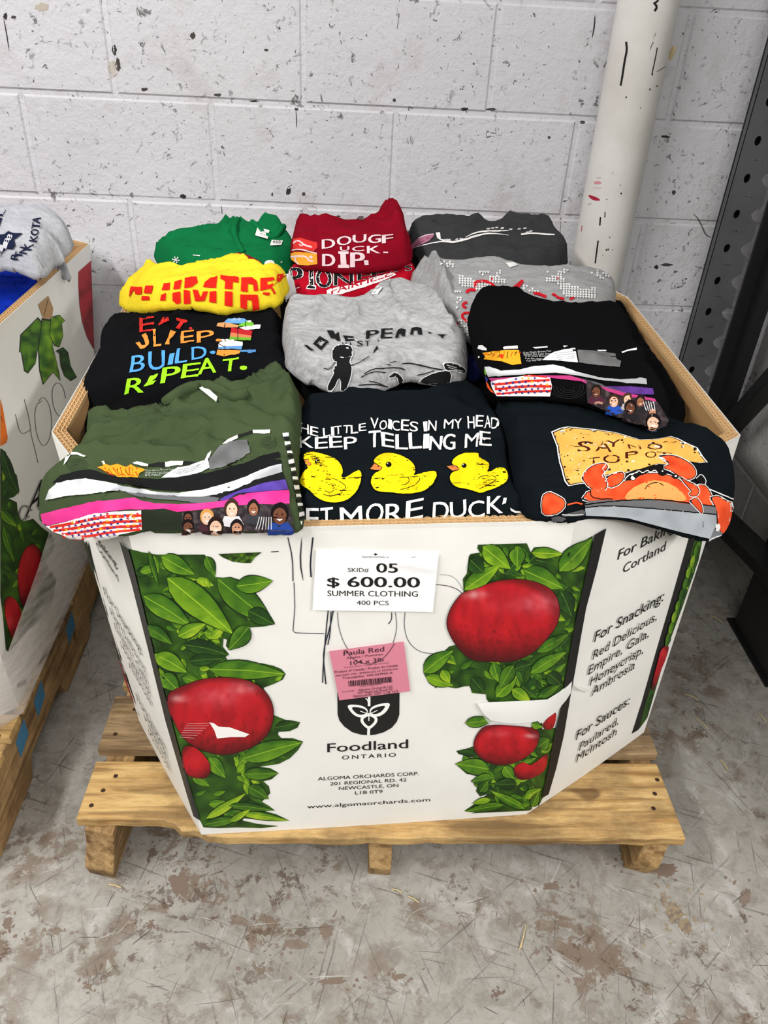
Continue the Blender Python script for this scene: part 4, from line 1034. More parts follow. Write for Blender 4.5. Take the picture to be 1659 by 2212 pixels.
# --- black EAT SLEEP BUILD REPEAT
z = Z(180, 650, 3.456); z_s = 3.456
s = Shirt('black shirt printed EAT SLEEP BUILD REPEAT in coloured letters on the left', [(223,696),(246,682),(296,670),(400,650),(560,650),(608,668),(612,725),(620,790),(640,830),(600,850),(480,860),(360,880),(186,890),(179,872),(183,847),(197,812),(217,757),(212,725)], .0, C['black'], seed=6, t=.032, wr=0.007,
          ridges=[([(318,725),(345,745),(395,690),(440,672)], .010, .008), ([(300,790),(330,770),(380,740)], .006, .008), ([(560,770),(600,760),(615,740)], .006, .01)])
I = s.ink
def gl(ch, x0, y0, x1, y1, col, slope=-.12, lean=.0, bold=.02):
    a, b = z((x0, y1+ (x1-x0)*-slope*.5), (x1, y1+(x1-x0)*slope*.5)); I.text(ch, a, b, (y1-y0)/z_s, col, bold=bold, lean=(lean, -1))
RD = (206, 44, 40); OG = (238, 152, 66); BL = (88, 166, 232); GN = (164, 236, 40)
gl('E', 425, 118, 530, 232, RD); I.poly(z((565,165),(598,126),(632,126),(636,150),(600,166),(560,186)), RD); I.poly(z((685,130),(780,150),(776,165),(748,170),(718,220),(690,210),(722,160),(690,150)), RD); I.ell(z((802,212))[0], 3.5, 2.6, RD)
I.poly(z((396,318),(425,312),(440,338),(462,330),(455,290),(440,262),(470,245),(490,290),(485,330),(455,358),(425,362)), OG); gl('L', 525, 200, 580, 345, OG); I.poly(z((612,330),(640,240),(650,225),(690,235),(665,270),(640,290),(645,330)), OG); gl('E', 728, 222, 826, 316, OG); gl('P', 848, 222, 975, 314, OG); I.ell(z((1011,300))[0], 6.5, 3, OG)
gl('B', 350, 400, 455, 535, BL, lean=.15); gl('U', 490, 372, 608, 520, BL); gl('I', 630, 392, 668, 482, BL, lean=.2); gl('L', 685, 352, 772, 468, BL, lean=.15); gl('D', 808, 338, 920, 440, BL); I.ell(z((966,391))[0], 6.5, 3.4, BL)
gl('R', 315, 568, 452, 690, GN, lean=.2, bold=.03); I.poly(z((455,640),(500,565),(560,548),(540,580),(510,600),(545,595),(520,620)), GN); gl('P', 575, 492, 706, 610, GN, lean=.2, bold=.03); gl('E', 728, 468, 858, 574, GN, lean=.2, bold=.025); gl('A', 858, 428, 990, 550, GN, bold=.025); gl('T', 1035, 428, 1150, 530, GN, lean=.1, bold=.025); I.ell(z((1195,505))[0], 8, 4, GN)
TN = (222, 156, 100)
for pts, c in ((((995,195),(1005,170),(1060,165),(1165,185),(1155,203),(1050,206)),TN),(((1058,160),(1082,140),(1200,138),(1232,152),(1212,172),(1062,172)),(104,162,220)),(((1160,182),(1230,150),(1272,168),(1268,195),(1165,196)),(112,186,52)),(((1165,206),(1275,182),(1326,186),(1320,212),(1215,226)),(238,236,232)),(((1105,205),(1265,230),(1256,262),(1100,240)),(186,36,44)),(((1100,240),(1256,262),(1255,284),(1095,272)),(206,126,84)),(((1095,272),(1255,284),(1250,304),(1088,302)),(104,176,50)),(((1010,322),(1062,300),(1190,314),(1186,344),(1010,346)),(240,238,234)),(((1010,346),(1186,344),(1180,370),(1005,362)),(98,152,206)),(((1000,372),(1170,374),(1166,398),(1050,420),(995,406)),(240,150,62)),(((1172,372),(1290,370),(1285,388),(1170,389)),(84,140,196))):
    I.poly(z(*pts), c)
for l in (((1060,172),(1050,206)),((1155,203),(1152,300)),((1212,150),(1214,226)),((1062,300),(1052,418)),((1010,322),(1060,352)),((1270,170),(1276,184))): I.line(z(*l), 1.4, K_, 0)
for cx_, cy_ in ((1100,148),(1130,143),(1165,142),(1240,155),(1040,302),(1075,300),(1110,303)): I.ell(z((cx_,cy_))[0], 4.5, 2, (150,186,220) if cx_ > 1080 and cy_ < 150 else (240,238,234))
s.done()

# --- green shirt at the back left
z = Z(240, 420, 3.95); z_s = 3.95
s = Shirt('green shirt with white neck tag and snowflake at the back left', [(332,536),(349,531),(351,524),(372,514),(384,501),(422,488),(458,480),(488,472),(513,469),(529,470),(556,482),(572,482),(589,474),(605,477),(615,493),(628,498),(645,540),(640,585),(600,595),(420,600),(352,585),(336,556)], .0, C['green'], seed=7, t=.03, wr=0.007,
          ridges=[([(488,530),(484,500),(500,474),(512,470)], .008, .006), ([(508,540),(502,505),(510,476)], .006, .005), ([(560,490),(575,508),(605,505),(625,500)], .012, .008), ([(420,500),(380,520),(360,540)], .005, .008)])
s.band([(513,471),(504,495),(510,520),(525,545)], .013, .007); s.band([(530,472),(553,486),(575,512),(600,510),(612,490)], .014, .008)
s.tag([(556,491),(582,497),(578,516),(551,508)], .008, 'white neck tag', lambda J: [J.text('100% COTTON', (560,500), (575,504), 3, (150,150,150)), J.text('RN', (562,506), (572,509), 3, (150,150,150))])
s.tag([(587,518),(611,519),(608,529),(583,530)], .004, 'small white size tag', lambda J: [J.text('M A D', (590,526), (606,525), 6, (40,40,40), bold=.02)])
I = s.ink
c = z((560,560))[0]
for k in range(6):
    a = k*math.pi/3+.2; e = (c[0]+8*math.cos(a), c[1]+7*math.sin(a)); I.line([c, e], 1.6, WH, 0)
    for q in (-.5, .5): m_ = (c[0]+5*math.cos(a), c[1]+4.4*math.sin(a)); I.line([m_, (m_[0]+3*math.cos(a+q), m_[1]+3*math.sin(a+q))], 1.2, WH, 0)
I.line(z((700,520),(760,528)), 2, WH, 0); I.poly(z((1045,508),(1090,495),(1150,510),(1220,545),(1290,575),(1270,600),(1180,590),(1110,550)), (128, 22, 32), 1); I.poly(z((1305,600),(1310,575),(1340,560),(1380,562),(1396,585),(1394,606)), WH, 1); I.ell(z((1450,577))[0], 2, 2, WH)
s.done()
# --- charcoal shirt at the back right
z = Z(860, 430, 3.318); z_s = 3.318
s = Shirt('charcoal shirt with a pink flower bud print at the back right', [(881,478),(899,465),(938,456),(980,456),(1029,456),(1053,463),(1077,471),(1098,463),(1119,451),(1137,449),(1164,459),(1189,468),(1200,484),(1205,508),(1219,532),(1225,551),(1224,575),(1150,600),(920,590),(896,562),(892,541),(883,520)], .0, C['char'], seed=8, t=.032, wr=.006,
          ridges=[([(925,500),(960,520),(1000,510),(1040,470)], .008, .010), ([(1070,475),(1110,495),(1180,500)], .010, .010), ([(1000,545),(1060,535),(1140,510)], .006, .01)])
I = s.ink
I.line(z((130,345),(200,330),(270,312),(340,308),(400,315),(460,300),(540,272),(640,250),(720,250),(790,262)), 4.2, WH, 2, True); I.line(z((480,278),(540,250),(620,235),(720,232),(800,228)), 3.4, WH, 1, True)
I.line(z((880,258),(960,248),(1040,256),(1120,260)), 3.2, WH, 1)
I.poly(z((80,372),(100,330),(150,280),(210,255),(262,256),(240,290),(190,320),(130,345),(95,380)), (176,112,138), 1); I.line(z((150,285),(200,262),(255,256)), 2, (226,206,214), 1); I.line(z((110,345),(170,310),(225,280)), 1.4, (120,66,92), 1)
I.poly(z((270,245),(300,242),(305,290),(350,300),(320,304),(278,285)), WH); I.poly(z((330,292),(375,292),(380,304),(345,304)), (206,206,206))
for x, y in ((405,290),(440,286),(630,214),(660,210),(690,206),(730,210),(790,215),(850,212),(890,208),(910,240),(935,232)): I.poly(z((x,y+8),(x+10,y-2),(x+30,y),(x+22,y+10)), (214,210,212))
s.done()

# --- red PIONEERS shirt
z = Z(600, 420, 5.184); z_s = 5.184
s = Shirt('red shirt with black outlined college lettering half under the maroon shirt', [(617,572),(640,568),(760,572),(885,566),(908,588),(905,609),(880,640),(760,665),(640,668),(627,634),(630,610),(622,590)], -.004, C['red'], seed=9, t=.03, wr=.005, ridges=[([(690,578),(740,592),(800,590)], -.008, .012), ([(850,595),(880,600),(905,600)], .006, .008)])
I = s.ink
def two(ch, x0, y0, x1, y1, sl=0, lean=0):
    for c, b, g in ((WH, .075, 8), ((26,26,28), .035, 0)):
        a, e = z((x0-g*.4, y1+g*.3), (x1+g*.4, y1+sl+g*.3)); I.text(ch, a, e, (y1-y0+g*.6)/z_s, c, bold=b, lean=(lean, -1))
two('P', 140, 812, 290, 1050, 0, -.1); I.poly(z((318,802),(420,806),(414,850),(400,850),(408,1025),(428,1030),(426,1070),(322,1064),(330,1028),(350,1020),(346,850),(318,845)), WH); I.poly(z((326,811),(410,814),(407,840),(392,842),(398,1034),(416,1040),(416,1060),(332,1055),(338,1036),(358,1030),(354,842),(327,838)), (26,26,28)); two('O', 440, 832, 600, 1050, 0, -.05); two('N', 635, 870, 840, 1030, 0); two('E', 895, 880, 1035, 968, -18); two('E', 1055, 856, 1235, 940, -30); two('R', 1265, 838, 1340, 885, -12); two('S', 1430, 800, 1495, 860, -10)
I.text('SACRED HEART', *z((430,800),(880,905)), 7, WH, bold=.03); I.text('UNIV', *z((930,890),(1180,815)), 13, WH, bold=.03)
I.poly(z((548,1135),(546,1078),(640,1048),(850,1020),(1080,938),(1300,880),(1320,912),(1200,962),(1080,1002),(900,1062),(700,1118)), (240,226,226))
I.text('FAIRFIELD', *z((600,1122),(1300,912)), 13, (176,18,40), bold=.045)
for k in range(4): I.line(z((190+k*14,1070-k*8),(240+k*4,1050)), 1, WH, 0)
s.done()
# white bits of cloth peeping out between yellow and red
s = Shirt('crumpled white cloth peeping out between the yellow and red shirts', [(612,598),(632,595),(640,612),(632,640),(612,650),(606,625)], .022, C['white'], seed=10, t=.02, r=.012, wr=.008, name='folded_shirt', step=.004); s.done()

# --- heather sweatshirt with knit reindeer
z = Z(860, 430, 3.318); z_s = 3.318
s = Shirt('light grey sweatshirt with white knit reindeer and red script on the right', [(886,578),(899,566),(929,552),(950,555),(987,558),(1026,555),(1068,551),(1089,559),(1122,568),(1161,569),(1220,570),(1283,571),(1312,590),(1331,605),(1333,623),(1332,655),(1300,705),(1200,760),(1100,770),(1030,748),(1007,735),(983,713),(976,701),(965,671),(947,638),(930,618),(908,594)], .02, C['heather'], seed=11, t=.03, wr=.004,
          ridges=[([(932,570),(960,640),(985,700)], .012, .008), ([(910,580),(945,610),(965,660)], .010, .007), ([(905,590),(930,612),(950,650)], -.008, .006)])
I = s.ink
def knit(poly_, seed=0, dx=20, dy=17, drop=0):
    pz = poly_; xs = [p[0] for p in pz]; ys = [p[1] for p in pz]; r = random.Random(seed); y = min(ys)
    while y < max(ys):
        x = min(xs)
        while x < max(xs):
            yy = y+(x-min(xs))*.05
            if inside((x, yy), pz) and r.random() > drop:
                I.poly(z((x-8,yy-7),(x-3,yy-8),(x,yy-3),(x+4,yy-8),(x+9,yy-6),(x+7,yy+3),(x,yy+9),(x-7,yy+2)), (236,236,234), step=30)
            x += dx
        y += dy
knit([(430,540),(470,560),(560,590),(640,600),(690,640),(700,660),(600,655),(500,640),(420,620)], 1); knit([(640,545),(690,560),(770,575),(770,605),(660,600)], 2); knit([(565,510),(640,520),(660,560),(640,555),(600,545)], 3, drop=.2); knit([(690,535),(735,520),(740,550),(700,560)], 4)
knit([(1045,570),(1100,560),(1130,545),(1180,540),(1190,600),(1260,630),(1360,650),(1400,625),(1415,640),(1410,715),(1290,715),(1230,720),(1180,690),(1140,610),(1060,595)], 5); knit([(1050,510),(1080,520),(1110,550),(1060,535)], 6); knit([(1150,515),(1220,512),(1210,530),(1150,545)], 7)
knit([(250,480),(300,450),(380,455),(430,490),(380,500),(320,485)], 8, drop=.25); knit([(1365,530),(1420,515),(1480,530),(1540,575),(1480,590),(1430,565)], 9, drop=.3); knit([(385,650),(460,655),(450,680),(400,675)], 10, drop=.3); knit([(410,700),(450,695),(440,780),(405,785)], 11, drop=.5); knit([(880,610),(940,630),(1010,670),(950,670),(890,650)], 12, drop=.2); knit([(440,850),(560,890),(560,1035),(470,960),(415,960)], 13, drop=.2, dx=22, dy=20)
RS = (206, 24, 40)
I.line(z((560,640),(548,615),(560,598),(610,592),(660,605),(700,640),(705,665)), 6, RS, 2); I.line(z((780,665),(830,645),(880,600),(895,590)), 7, RS, 1); I.line(z((840,655),(880,620),(890,595)), 4, RS, 1)
I.line(z((490,680),(500,660),(530,655),(555,660)), 6, RS, 1); I.line(z((495,748),(470,750),(465,775),(490,785)), 5, RS, 1); I.line(z((540,830),(490,815),(458,830),(470,860),(520,890),(550,900)), 5, RS, 2); I.line(z((970,680),(1010,685),(1060,708)), 6, RS, 1); I.line(z((1100,690),(1120,688),(1140,712),(1190,722)), 5, RS, 1); I.line(z((1230,728),(1250,712),(1262,716)), 5, RS, 0)
I.ell(z((672,578))[0], 2.6, 2.2, RS, n=8); I.ell(z((1143,574))[0], 2.8, 2.6, RS, n=8); I.poly(z((360,870),(385,875),(408,920),(380,905)), RS); I.poly(z((408,888),(438,880),(436,905),(410,912)), RS)
s.tag(z((770,455),(830,452),(862,470),(800,490)), .003, 'white printed neck tag', lambda J: [J.poly(z((810,465),(840,460),(862,470),(830,480)), (60,60,60))])
I.line(z((865,465),(918,464)), 1.2, (190,190,190), 0); I.line(z((918,464),(982,463)), 2.4, (150,40,60), 0)
s.done()

# --- maroon shirt leaning at the back
z = Z(600, 420, 5.184); z_s = 5.184
s = Shirt('maroon shirt with pink block lettering standing up at the back middle', [(629,540),(630,500),(635,478),(646,456),(651,452),(660,459),(666,468),(685,477),(704,479),(735,484),(760,477),(785,475),(789,466),(816,447),(829,433),(843,429),(854,437),(875,452),(879,464),(881,497),(883,526),(891,547),(886,570),(851,577),(802,582),(745,586),(691,577),(648,577),(630,560)], .05, C['maroon'], seed=12, t=.034, wr=0.0065, smooth=1,
          ridges=[([(820,455),(835,470),(850,500)], .010, .008), ([(838,440),(858,480),(865,540)], .008, .010), ([(640,480),(660,500),(700,500)], .006, .010)])
I = s.ink; PK = (240, 212, 216)
for ch, x0, y0, x1, y1 in (('D',498,510,640,612),('O',668,478,820,578),('U',842,460,988,552),('G',1012,462,1152,556),('F',1170,460,1290,555)):
    I.text(ch, *z((x0,y1),(x1,y1-12)), (y1-y0)/z_s, PK, bold=.06)
for ch, x0, y0, x1, y1 in (('U',700,588,800,636),('C',830,585,965,640),('K',1000,580,1145,662)):
    I.text(ch, *z((x0,y1),(x1,y1-4)), (y1-y0)/z_s, PK, bold=.05)
I.poly(z((1180,640),(1232,645),(1230,658),(1178,655)), PK)
for ch, x0, y0, x1, y1 in (('D',505,660,640,800),('P',820,640,965,815)):
    I.text(ch, *z((x0,y1),(x1,y1)), (y1-y0)/z_s, PK, bold=.06)
I.poly(z((680,640),(795,640),(792,668),(762,668),(770,780),(800,790),(803,822),(676,822),(680,790),(706,785),(702,668),(682,665)), PK); I.poly(z((958,735),(1012,735),(1015,790),(970,790)), PK)
I.poly(z((180,505),(250,490),(340,520),(442,548),(445,600),(400,635),(310,620),(180,612)), (214,54,50)); I.line(z((185,552),(200,530),(235,522),(270,545),(310,575),(385,592)), 3.2, PK, 1); I.line(z((250,560),(262,580),(300,560)), 2.4, PK, 0); I.line(z((170,625),(260,615),(350,640),(440,660)), 2.6, PK, 1)
I.poly(z((155,665),(200,645),(320,650),(440,665),(445,780),(340,795),(240,790),(160,730)), (240,166,54)); I.line(z((155,705),(215,690),(320,690),(345,740),(405,745)), 3.6, PK, 1); I.line(z((215,700),(200,740),(235,780)), 3, PK, 1); I.ell(z((370,700))[0], 4, 3, PK)
s.tag(z((880,275),(905,245),(958,240),(962,290)), .003, 'dark neck tag', None, mat('dark_neck_tag', (96, 80, 80), .7))
s.done()

# --- yellow
z = Z(240, 420, 3.95); z_s = 3.95
s = Shirt('bright yellow shirt with broken red capital letters on the left', [(313,548),(329,548),(341,562),(351,571),(382,569),(396,573),(417,559),(455,550),(503,549),(524,557),(569,573),(615,572),(623,582),(621,612),(613,638),(608,661),(560,667),(518,671),(481,678),(425,666),(367,667),(323,670),(291,673),(268,667),(257,656),(263,648),(280,643),(283,620),(296,595),(306,567)], .052, C['yellow'], seed=13, t=.034, r=.026, wr=0.009,
          ridges=[([(330,560),(345,590),(400,588)], .008, .008), ([(415,570),(470,560),(530,585)], .009, .010), ([(270,655),(340,650),(420,660),(500,672)], .008, .009), ([(560,620),(590,640),(600,660)], .008, .007), ([(400,600),(470,595),(560,600)], .006, .007)])
I = s.ink; RR = (226, 36, 24)
for pts in (((175,788),(270,790),(265,850),(240,855),(212,850),(210,818),(190,828),(162,880),(165,830)), ((300,782),(365,780),(350,845),(285,840)), ((270,865),(330,868),(335,900),(265,902)), ((450,760),(505,753),(500,815),(435,820)), ((430,855),(470,838),(465,903),(420,905)), ((545,745),(605,728),(590,805),(530,812)), ((525,838),(592,828),(595,925),(560,937),(525,902)),
            ((630,715),(682,705),(735,708),(742,755),(690,790),(625,800)), ((785,790),(805,745),(850,712),(905,700),(898,800),(840,798)), ((620,812),(675,822),(680,930),(622,936)), ((698,812),(742,815),(765,880),(788,830),(832,828),(800,906),(720,908)), ((845,830),(900,825),(900,925),(840,915)),
            ((930,690),(1090,710),(1085,757),(1040,750),(1035,812),(968,806),(975,748),(932,722)), ((970,828),(1035,830),(1035,957),(968,946)), ((1110,715),(1200,712),(1245,740),(1255,822),(1218,827),(1210,770),(1165,765),(1165,832),(1105,825)), ((1100,852),(1250,856),(1265,970),(1208,987),(1200,902),(1160,896),(1158,975),(1103,967)),
            ((1278,715),(1385,710),(1392,735),(1330,745),(1335,772),(1382,760),(1370,800),(1270,822)), ((1412,686),(1495,674),(1430,750),(1408,740)), ((1290,850),(1345,862),(1360,838),(1300,832))):
    I.poly(z(*pts), RR)
I.line(z((1380,780),(1440,730),(1490,690)), 1.4, (150,40,20), 0); I.line(z((1395,850),(1370,800)), 4, RR, 0)
s.done()

# --- grey tee in the middle
z = Z(590, 580, 3.386); z_s = 3.386
s = Shirt('heather grey tee with black cartoon figures in the middle of the pile', [(613,650),(625,638),(661,638),(700,636),(732,635),(767,638),(785,632),(797,624),(811,610),(838,602),(862,598),(885,603),(918,611),(938,630),(959,662),(980,704),(1003,733),(1010,748),(1009,795),(1003,825),(968,833),(915,825),(879,819),(856,832),(820,846),(782,849),(723,847),(687,835),(675,827),(661,832),(634,811),(616,787),(618,757),(611,722),(611,683)], .036, C['heather2'], seed=14, t=.034, wr=.0055,
          ridges=[([(760,680),(770,700),(755,730)], .008, .008), ([(830,650),(870,720),(960,740)], .009, .009), ([(820,680),(850,720),(840,760)], .006, .007), ([(690,670),(680,700),(670,720)], .007, .008), ([(920,630),(945,680),(970,720)], .008, .010), ([(640,760),(660,800),(700,825)], .006, .010)])
s.band([(797,628),(806,614),(825,604),(842,602)], .013, .007); s.band([(800,632),(815,625),(835,618),(842,605)], .008, .004)
s.tag(z((715,190),(760,120),(800,135),(765,185)), .005, 'crumpled white neck tag', lambda J: [J.line(z((735,180),(760,150),(780,140)), 2, (110,110,110), 0)])
I = s.ink; BK2 = (26, 26, 27)
I.poly(z((228,562),(246,568),(270,588),(300,604),(282,606),(250,592)), BK2)
I.poly(z((292,556),(342,500),(404,540),(352,606)), BK2); I.poly(z((322,554),(346,528),(376,544),(350,575)), (166,166,167))
I.poly(z((392,458),(440,462),(455,490),(480,470),(490,535),(465,532),(445,515),(425,520)), BK2); I.poly(z((510,494),(560,500),(588,502),(585,512),(545,512),(545,520),(590,522),(598,532),(530,536)), BK2)
def gk(ch, x0, y0, x1, y1, lean=0, sl=0): I.text(ch, *z((x0,y1),(x1,y1+sl)), (y1-y0)/z_s, BK2, bold=.035, lean=(lean,-1))
gk('P', 680, 456, 768, 520, .1, -6); gk('E', 790, 440, 868, 516, .05, -2); I.poly(z((888,512),(912,455),(942,444),(968,452),(966,500),(940,504),(935,480),(918,490),(912,514)), BK2); I.poly(z((1000,490),(1012,440),(1050,434),(1085,440),(1092,490),(1060,488),(1055,456),(1030,460),(1025,490)), BK2)
I.poly(z((1130,465),(1165,480),(1140,482)), BK2); I.poly(z((1195,488),(1275,490),(1250,498),(1236,520),(1222,500)), BK2)
for ch, x0, x1 in (('N',505,530),('U',535,565),('S',610,655),('T',668,712)): gk(ch, x0, 532 if ch in 'ST' else 545, x1, 572)
I.line(z((770,528),(772,540)), 2, BK2, 0)
def fig(pts, g=1.0):
    b = z(*pts); cx_ = sum(p[0] for p in b)/len(b); cy_ = sum(p[1] for p in b)/len(b)
    I.line(b+[b[0]], 3.4, (228,228,228), 1); I.poly(b, BK2, 1)
fig(((440,590),(480,564),(540,564),(575,578),(580,640),(556,690),(576,712),(572,780),(530,895),(495,900),(500,830),(482,790),(440,890),(395,886),(420,820),(452,762),(440,742),(475,692),(440,680),(430,640)))
I.ell(z((540,590))[0], 3, 2.5, (236,236,236), n=10); I.line(z((490,655),(530,665),(570,655)), 2, (232,232,232), 1); I.line(z((375,730),(420,740),(455,690)), 1.6, BK2, 1); I.line(z((560,715),(640,690),(705,650)), 1.6, BK2, 1)
I.poly(z((742,605),(760,570),(765,595),(735,628)), BK2)
fig(((1242,695),(1300,690),(1350,702),(1408,745),(1390,770),(1320,740),(1262,745))); fig(((1062,828),(1130,780),(1240,745),(1305,756),(1290,850),(1180,845)))
fig(((840,800),(850,775),(905,752),(958,835),(915,845),(900,785))); I.line(z((665,770),(730,735),(800,730),(900,722),(960,738)), 2.2, BK2, 1); I.line(z((640,795),(700,765),(750,752),(820,760)), 2, BK2, 1); I.line(z((625,850),(700,845),(760,845),(835,865)), 2.4, BK2, 1); I.line(z((700,820),(760,832),(810,855)), 1.8, BK2, 1); I.line(z((940,695),(1000,690),(1080,705),(1160,725),(1240,740)), 2.4, BK2, 1); I.line(z((1055,778),(1120,765),(1180,745)), 2, BK2, 1)
for pts in (((850,690),(895,680)),((830,700),(860,708)),((1270,705),(1340,725)),((1280,722),(1380,750))): I.line(z(*pts), 1.6, (200,200,200) if pts[0][0] > 1200 else BK2, 0)
s.done()
s = Shirt('navy blue shirt corner showing between the grey tee and the black tees', [(1002,758),(1030,765),(1048,778),(1052,802),(1038,822),(1008,822)], .016, C['navy'], seed=15, t=.02, r=.012, step=.005); s.done()

# --- right black test-print shirt
z = Z(980, 620, 3.19); z_s = 3.19
s = Shirt('black shirt with bands of stripes, stars and a group photo print, on the right', [(1015,648),(1024,632),(1049,626),(1099,628),(1124,629),(1143,639),(1181,646),(1224,650),(1262,645),(1293,646),(1331,650),(1362,676),(1369,714),(1375,752),(1394,808),(1397,827),(1406,836),(1422,871),(1441,908),(1435,921),(1416,927),(1372,912),(1293,880),(1262,868),(1184,857),(1083,856),(1065,847),(1055,836),(1050,802),(1040,777),(1033,752),(1029,723),(1021,683)], .085, C['black2'], seed=16, t=.034, wr=.004,
          ridges=[([(1060,760),(1180,752),(1380,790)], .008, .012), ([(1060,800),(1190,792),(1390,825)], .007, .010), ([(1030,660),(1080,650),(1130,660),(1200,665)], .006, .012)])
I = s.ink
def rows(pts_list, col, **kw):
    for p in pts_list: I.poly(z(*p), col, **kw)
rows([((172,425),(178,405),(205,402),(232,425),(235,440),(200,436)), ((338,425),(345,418),(440,408),(438,428),(345,438)), ((540,422),(645,415),(648,424),(560,430)), ((752,410),(786,412),(760,424)), ((985,440),(1050,440),(1050,448),(1000,448)), ((1155,450),(1200,432),(1258,420),(1258,436),(1210,440),(1158,460)), ((176,478),(186,476),(184,490),(176,490))], WH)
I.poly(z((205,455),(330,445),(445,438),(455,490),(466,535),(400,542),(330,515),(215,500),(225,480)), (240,170,40))
for k in range(9): I.line(z((215+k*30,500-abs(k-4)*9),(250+k*24,470-(k%3)*9),(235+k*28,446+abs(k-4)*2)), 1.5, (60,30,8) if k % 2 else (214,60,20), 0)
I.poly(z((322,470),(332,462),(340,474),(352,478),(338,486),(330,492),(318,482)), (230,60,20))
for k, (a, b) in enumerate((((475,462),(670,448)), ((478,472),(668,468)), ((488,484),(640,484)), ((490,500),(610,505)), ((498,518),(600,512)))): I.text(('The quick brown fox','jumps over the lazy dog','Pack my box with five','dozen liquor jugs now','how vexing')[k] if 0 else ('12 pt Quick Brown Fox','jumps the Lazy Dog','10 pt Quick Brown','8 pt fox jumps','6 pt lazy dog')[k], *z(a, b), 3.6, (200,200,200), bold=.012)
I.poly(z((610,510),(640,480),(690,450),(760,434),(835,428),(855,525),(760,515),(690,508)), (226,226,228)); 
for k in range(4): I.line(z((690+k*8,462+k*14),(830,446+k*16)), 1, (150,150,152), 0)
I.poly(z((850,440),(960,446),(1110,465),(1120,500),(1150,512),(1140,557),(1050,548),(960,540),(862,525)), lambda p: mixc((112,112,112),(92,92,92), nz(p,.05,2)+.4))
I.poly(z((222,550),(260,552),(330,580),(450,572),(560,552),(680,543),(760,560),(860,590),(1000,625),(1160,645),(1250,640),(1280,632),(1325,640),(1330,678),(1200,668),(1100,655),(1000,640),(850,612),(700,592),(500,602),(350,612),(245,620)), lambda p: mixc((234,236,238),(168,170,172), sm(-6, 8, p[1]-(803+abs(p[0]-1190)*.03))))
rows([((250,630),(400,622),(600,608),(800,612),(900,640),(1000,672),(1200,735),(1385,772),(1400,800),(1200,760),(950,682),(880,650),(660,626),(510,630),(270,652))], (188,60,124)); rows([((1040,685),(1200,688),(1370,708),(1380,752),(1290,745),(1200,735))], lambda p: mixc((96,56,140),(70,40,108), nz(p,.06,1)+.4))
I.poly(z((880,632),(1000,660),(1060,690),(1200,730),(1040,690),(920,655)), (84,84,88))
rows([((220,560),(232,580),(235,610),(225,600)),], (140,200,60)); rows([((228,610),(245,640),(240,660),(230,640))], (60,60,150)); rows([((232,650),(250,672),(262,700),(290,735),(262,720),(240,690))], (226,84,34))
def stars(poly_, rows_, seed, wig):
    p = z(*poly_); I.poly(p, (238,236,236)); r = random.Random(seed)
    for k, (l, th) in enumerate(rows_): I.line(z(*l), th, (216,48,34), 1)
    xs = [q[0] for q in p]; ys = [q[1] for q in p]; y = min(ys)+3; j = 0
    while y < max(ys)-2:
        x = min(xs)+4+(j % 2)*6
        while x < max(xs)-3:
            yy = y+wig(x)
            if all(inside((x+dx*3.4, yy+dy*3.4), p) for dx, dy in ((-1,0),(1,0),(0,1),(0,-1))):
                c = r.choice(((40,40,120),(40,40,120),(230,180,40),(200,40,60),(90,60,140)))
                I.poly([(x+(4.2 if i % 2 == 0 else 1.8)*math.sin(i*math.pi/5), yy-(3.8 if i % 2 == 0 else 1.6)*math.cos(i*math.pi/5)) for i in range(10)], c, step=60)
            x += 13.5
        y += 7.4; j += 1
stars([(265,655),(300,640),(510,608),(660,624),(676,680),(660,752),(480,750),(300,750),(270,692)], [(((285,672),(450,650),(660,640)), 5), (((290,702),(480,680),(672,682)), 5), (((300,735),(480,715),(668,712)), 5), (((480,612),(560,612),(640,624)), 3)], 5, lambda x: -(x-1065)*.05)
for k in range(5): I.line([(z((790,690))[0][0]+ (12+k*7)*math.cos(t_/10*math.pi*1.2-.4), z((790,690))[0][1]+(6+k*4.5)*math.sin(t_/10*math.pi*1.2-.4)) for t_ in range(11)], .8, (52,52,54), 0)
SK = ((196,140,110),(112,70,52),(232,190,164),(150,98,72))
def crowd(poly_, heads, seed, base=(44,38,42)):
    I.poly(z(*poly_), lambda p: mixc(base, (96,84,86), nz(p, .11, seed)*1.5+.15))
    for (x, y, rr, sk, hair, shirt) in heads:
        c = z((x, y))[0]; q = rr/z_s
        I.poly([(c[0]-q*1.7, c[1]+q*2.3), (c[0]-q*1.1, c[1]+q*.9), (c[0]+q*1.1, c[1]+q*.9), (c[0]+q*1.8, c[1]+q*2.1), (c[0]+q*.4, c[1]+q*2.6)], shirt)
        I.ell((c[0], c[1]-q*.2), q*1.12, q*1.28, hair); I.ell((c[0], c[1]+q*.1), q*.82, q*1.0, SK[sk]); 
        for dx in (-.32, .32): I.ell((c[0]+dx*q, c[1]-q*.1), q*.12, q*.09, (30,20,20), n=8)
        I.poly([(c[0]-q*.4, c[1]+q*.42), (c[0]+q*.4, c[1]+q*.42), (c[0], c[1]+q*.7)], (240,236,232))
crowd([(915,640),(1000,680),(1100,738),(1250,765),(1400,792),(1440,860),(1468,918),(1450,958),(1390,978),(1250,930),(1100,872),(1000,830),(920,792)], [(985,720,34,1,(30,22,20),(86,40,60)), (1200,775,30,2,(70,46,30),(180,180,184)), (1290,790,30,3,(26,20,20),(40,40,44)), (1108,785,36,2,(60,40,30),(40,84,190)), (1220,830,38,1,(24,18,18),(36,34,40)), (1370,860,26,0,(30,26,26),(150,156,170)), (1372,930,44,2,(24,20,22),(60,90,160))], 3)
for k in range(5): I.line(z((1310+k*16,790),(1330+k*14,850)), 1.6, (214,214,216), 0)
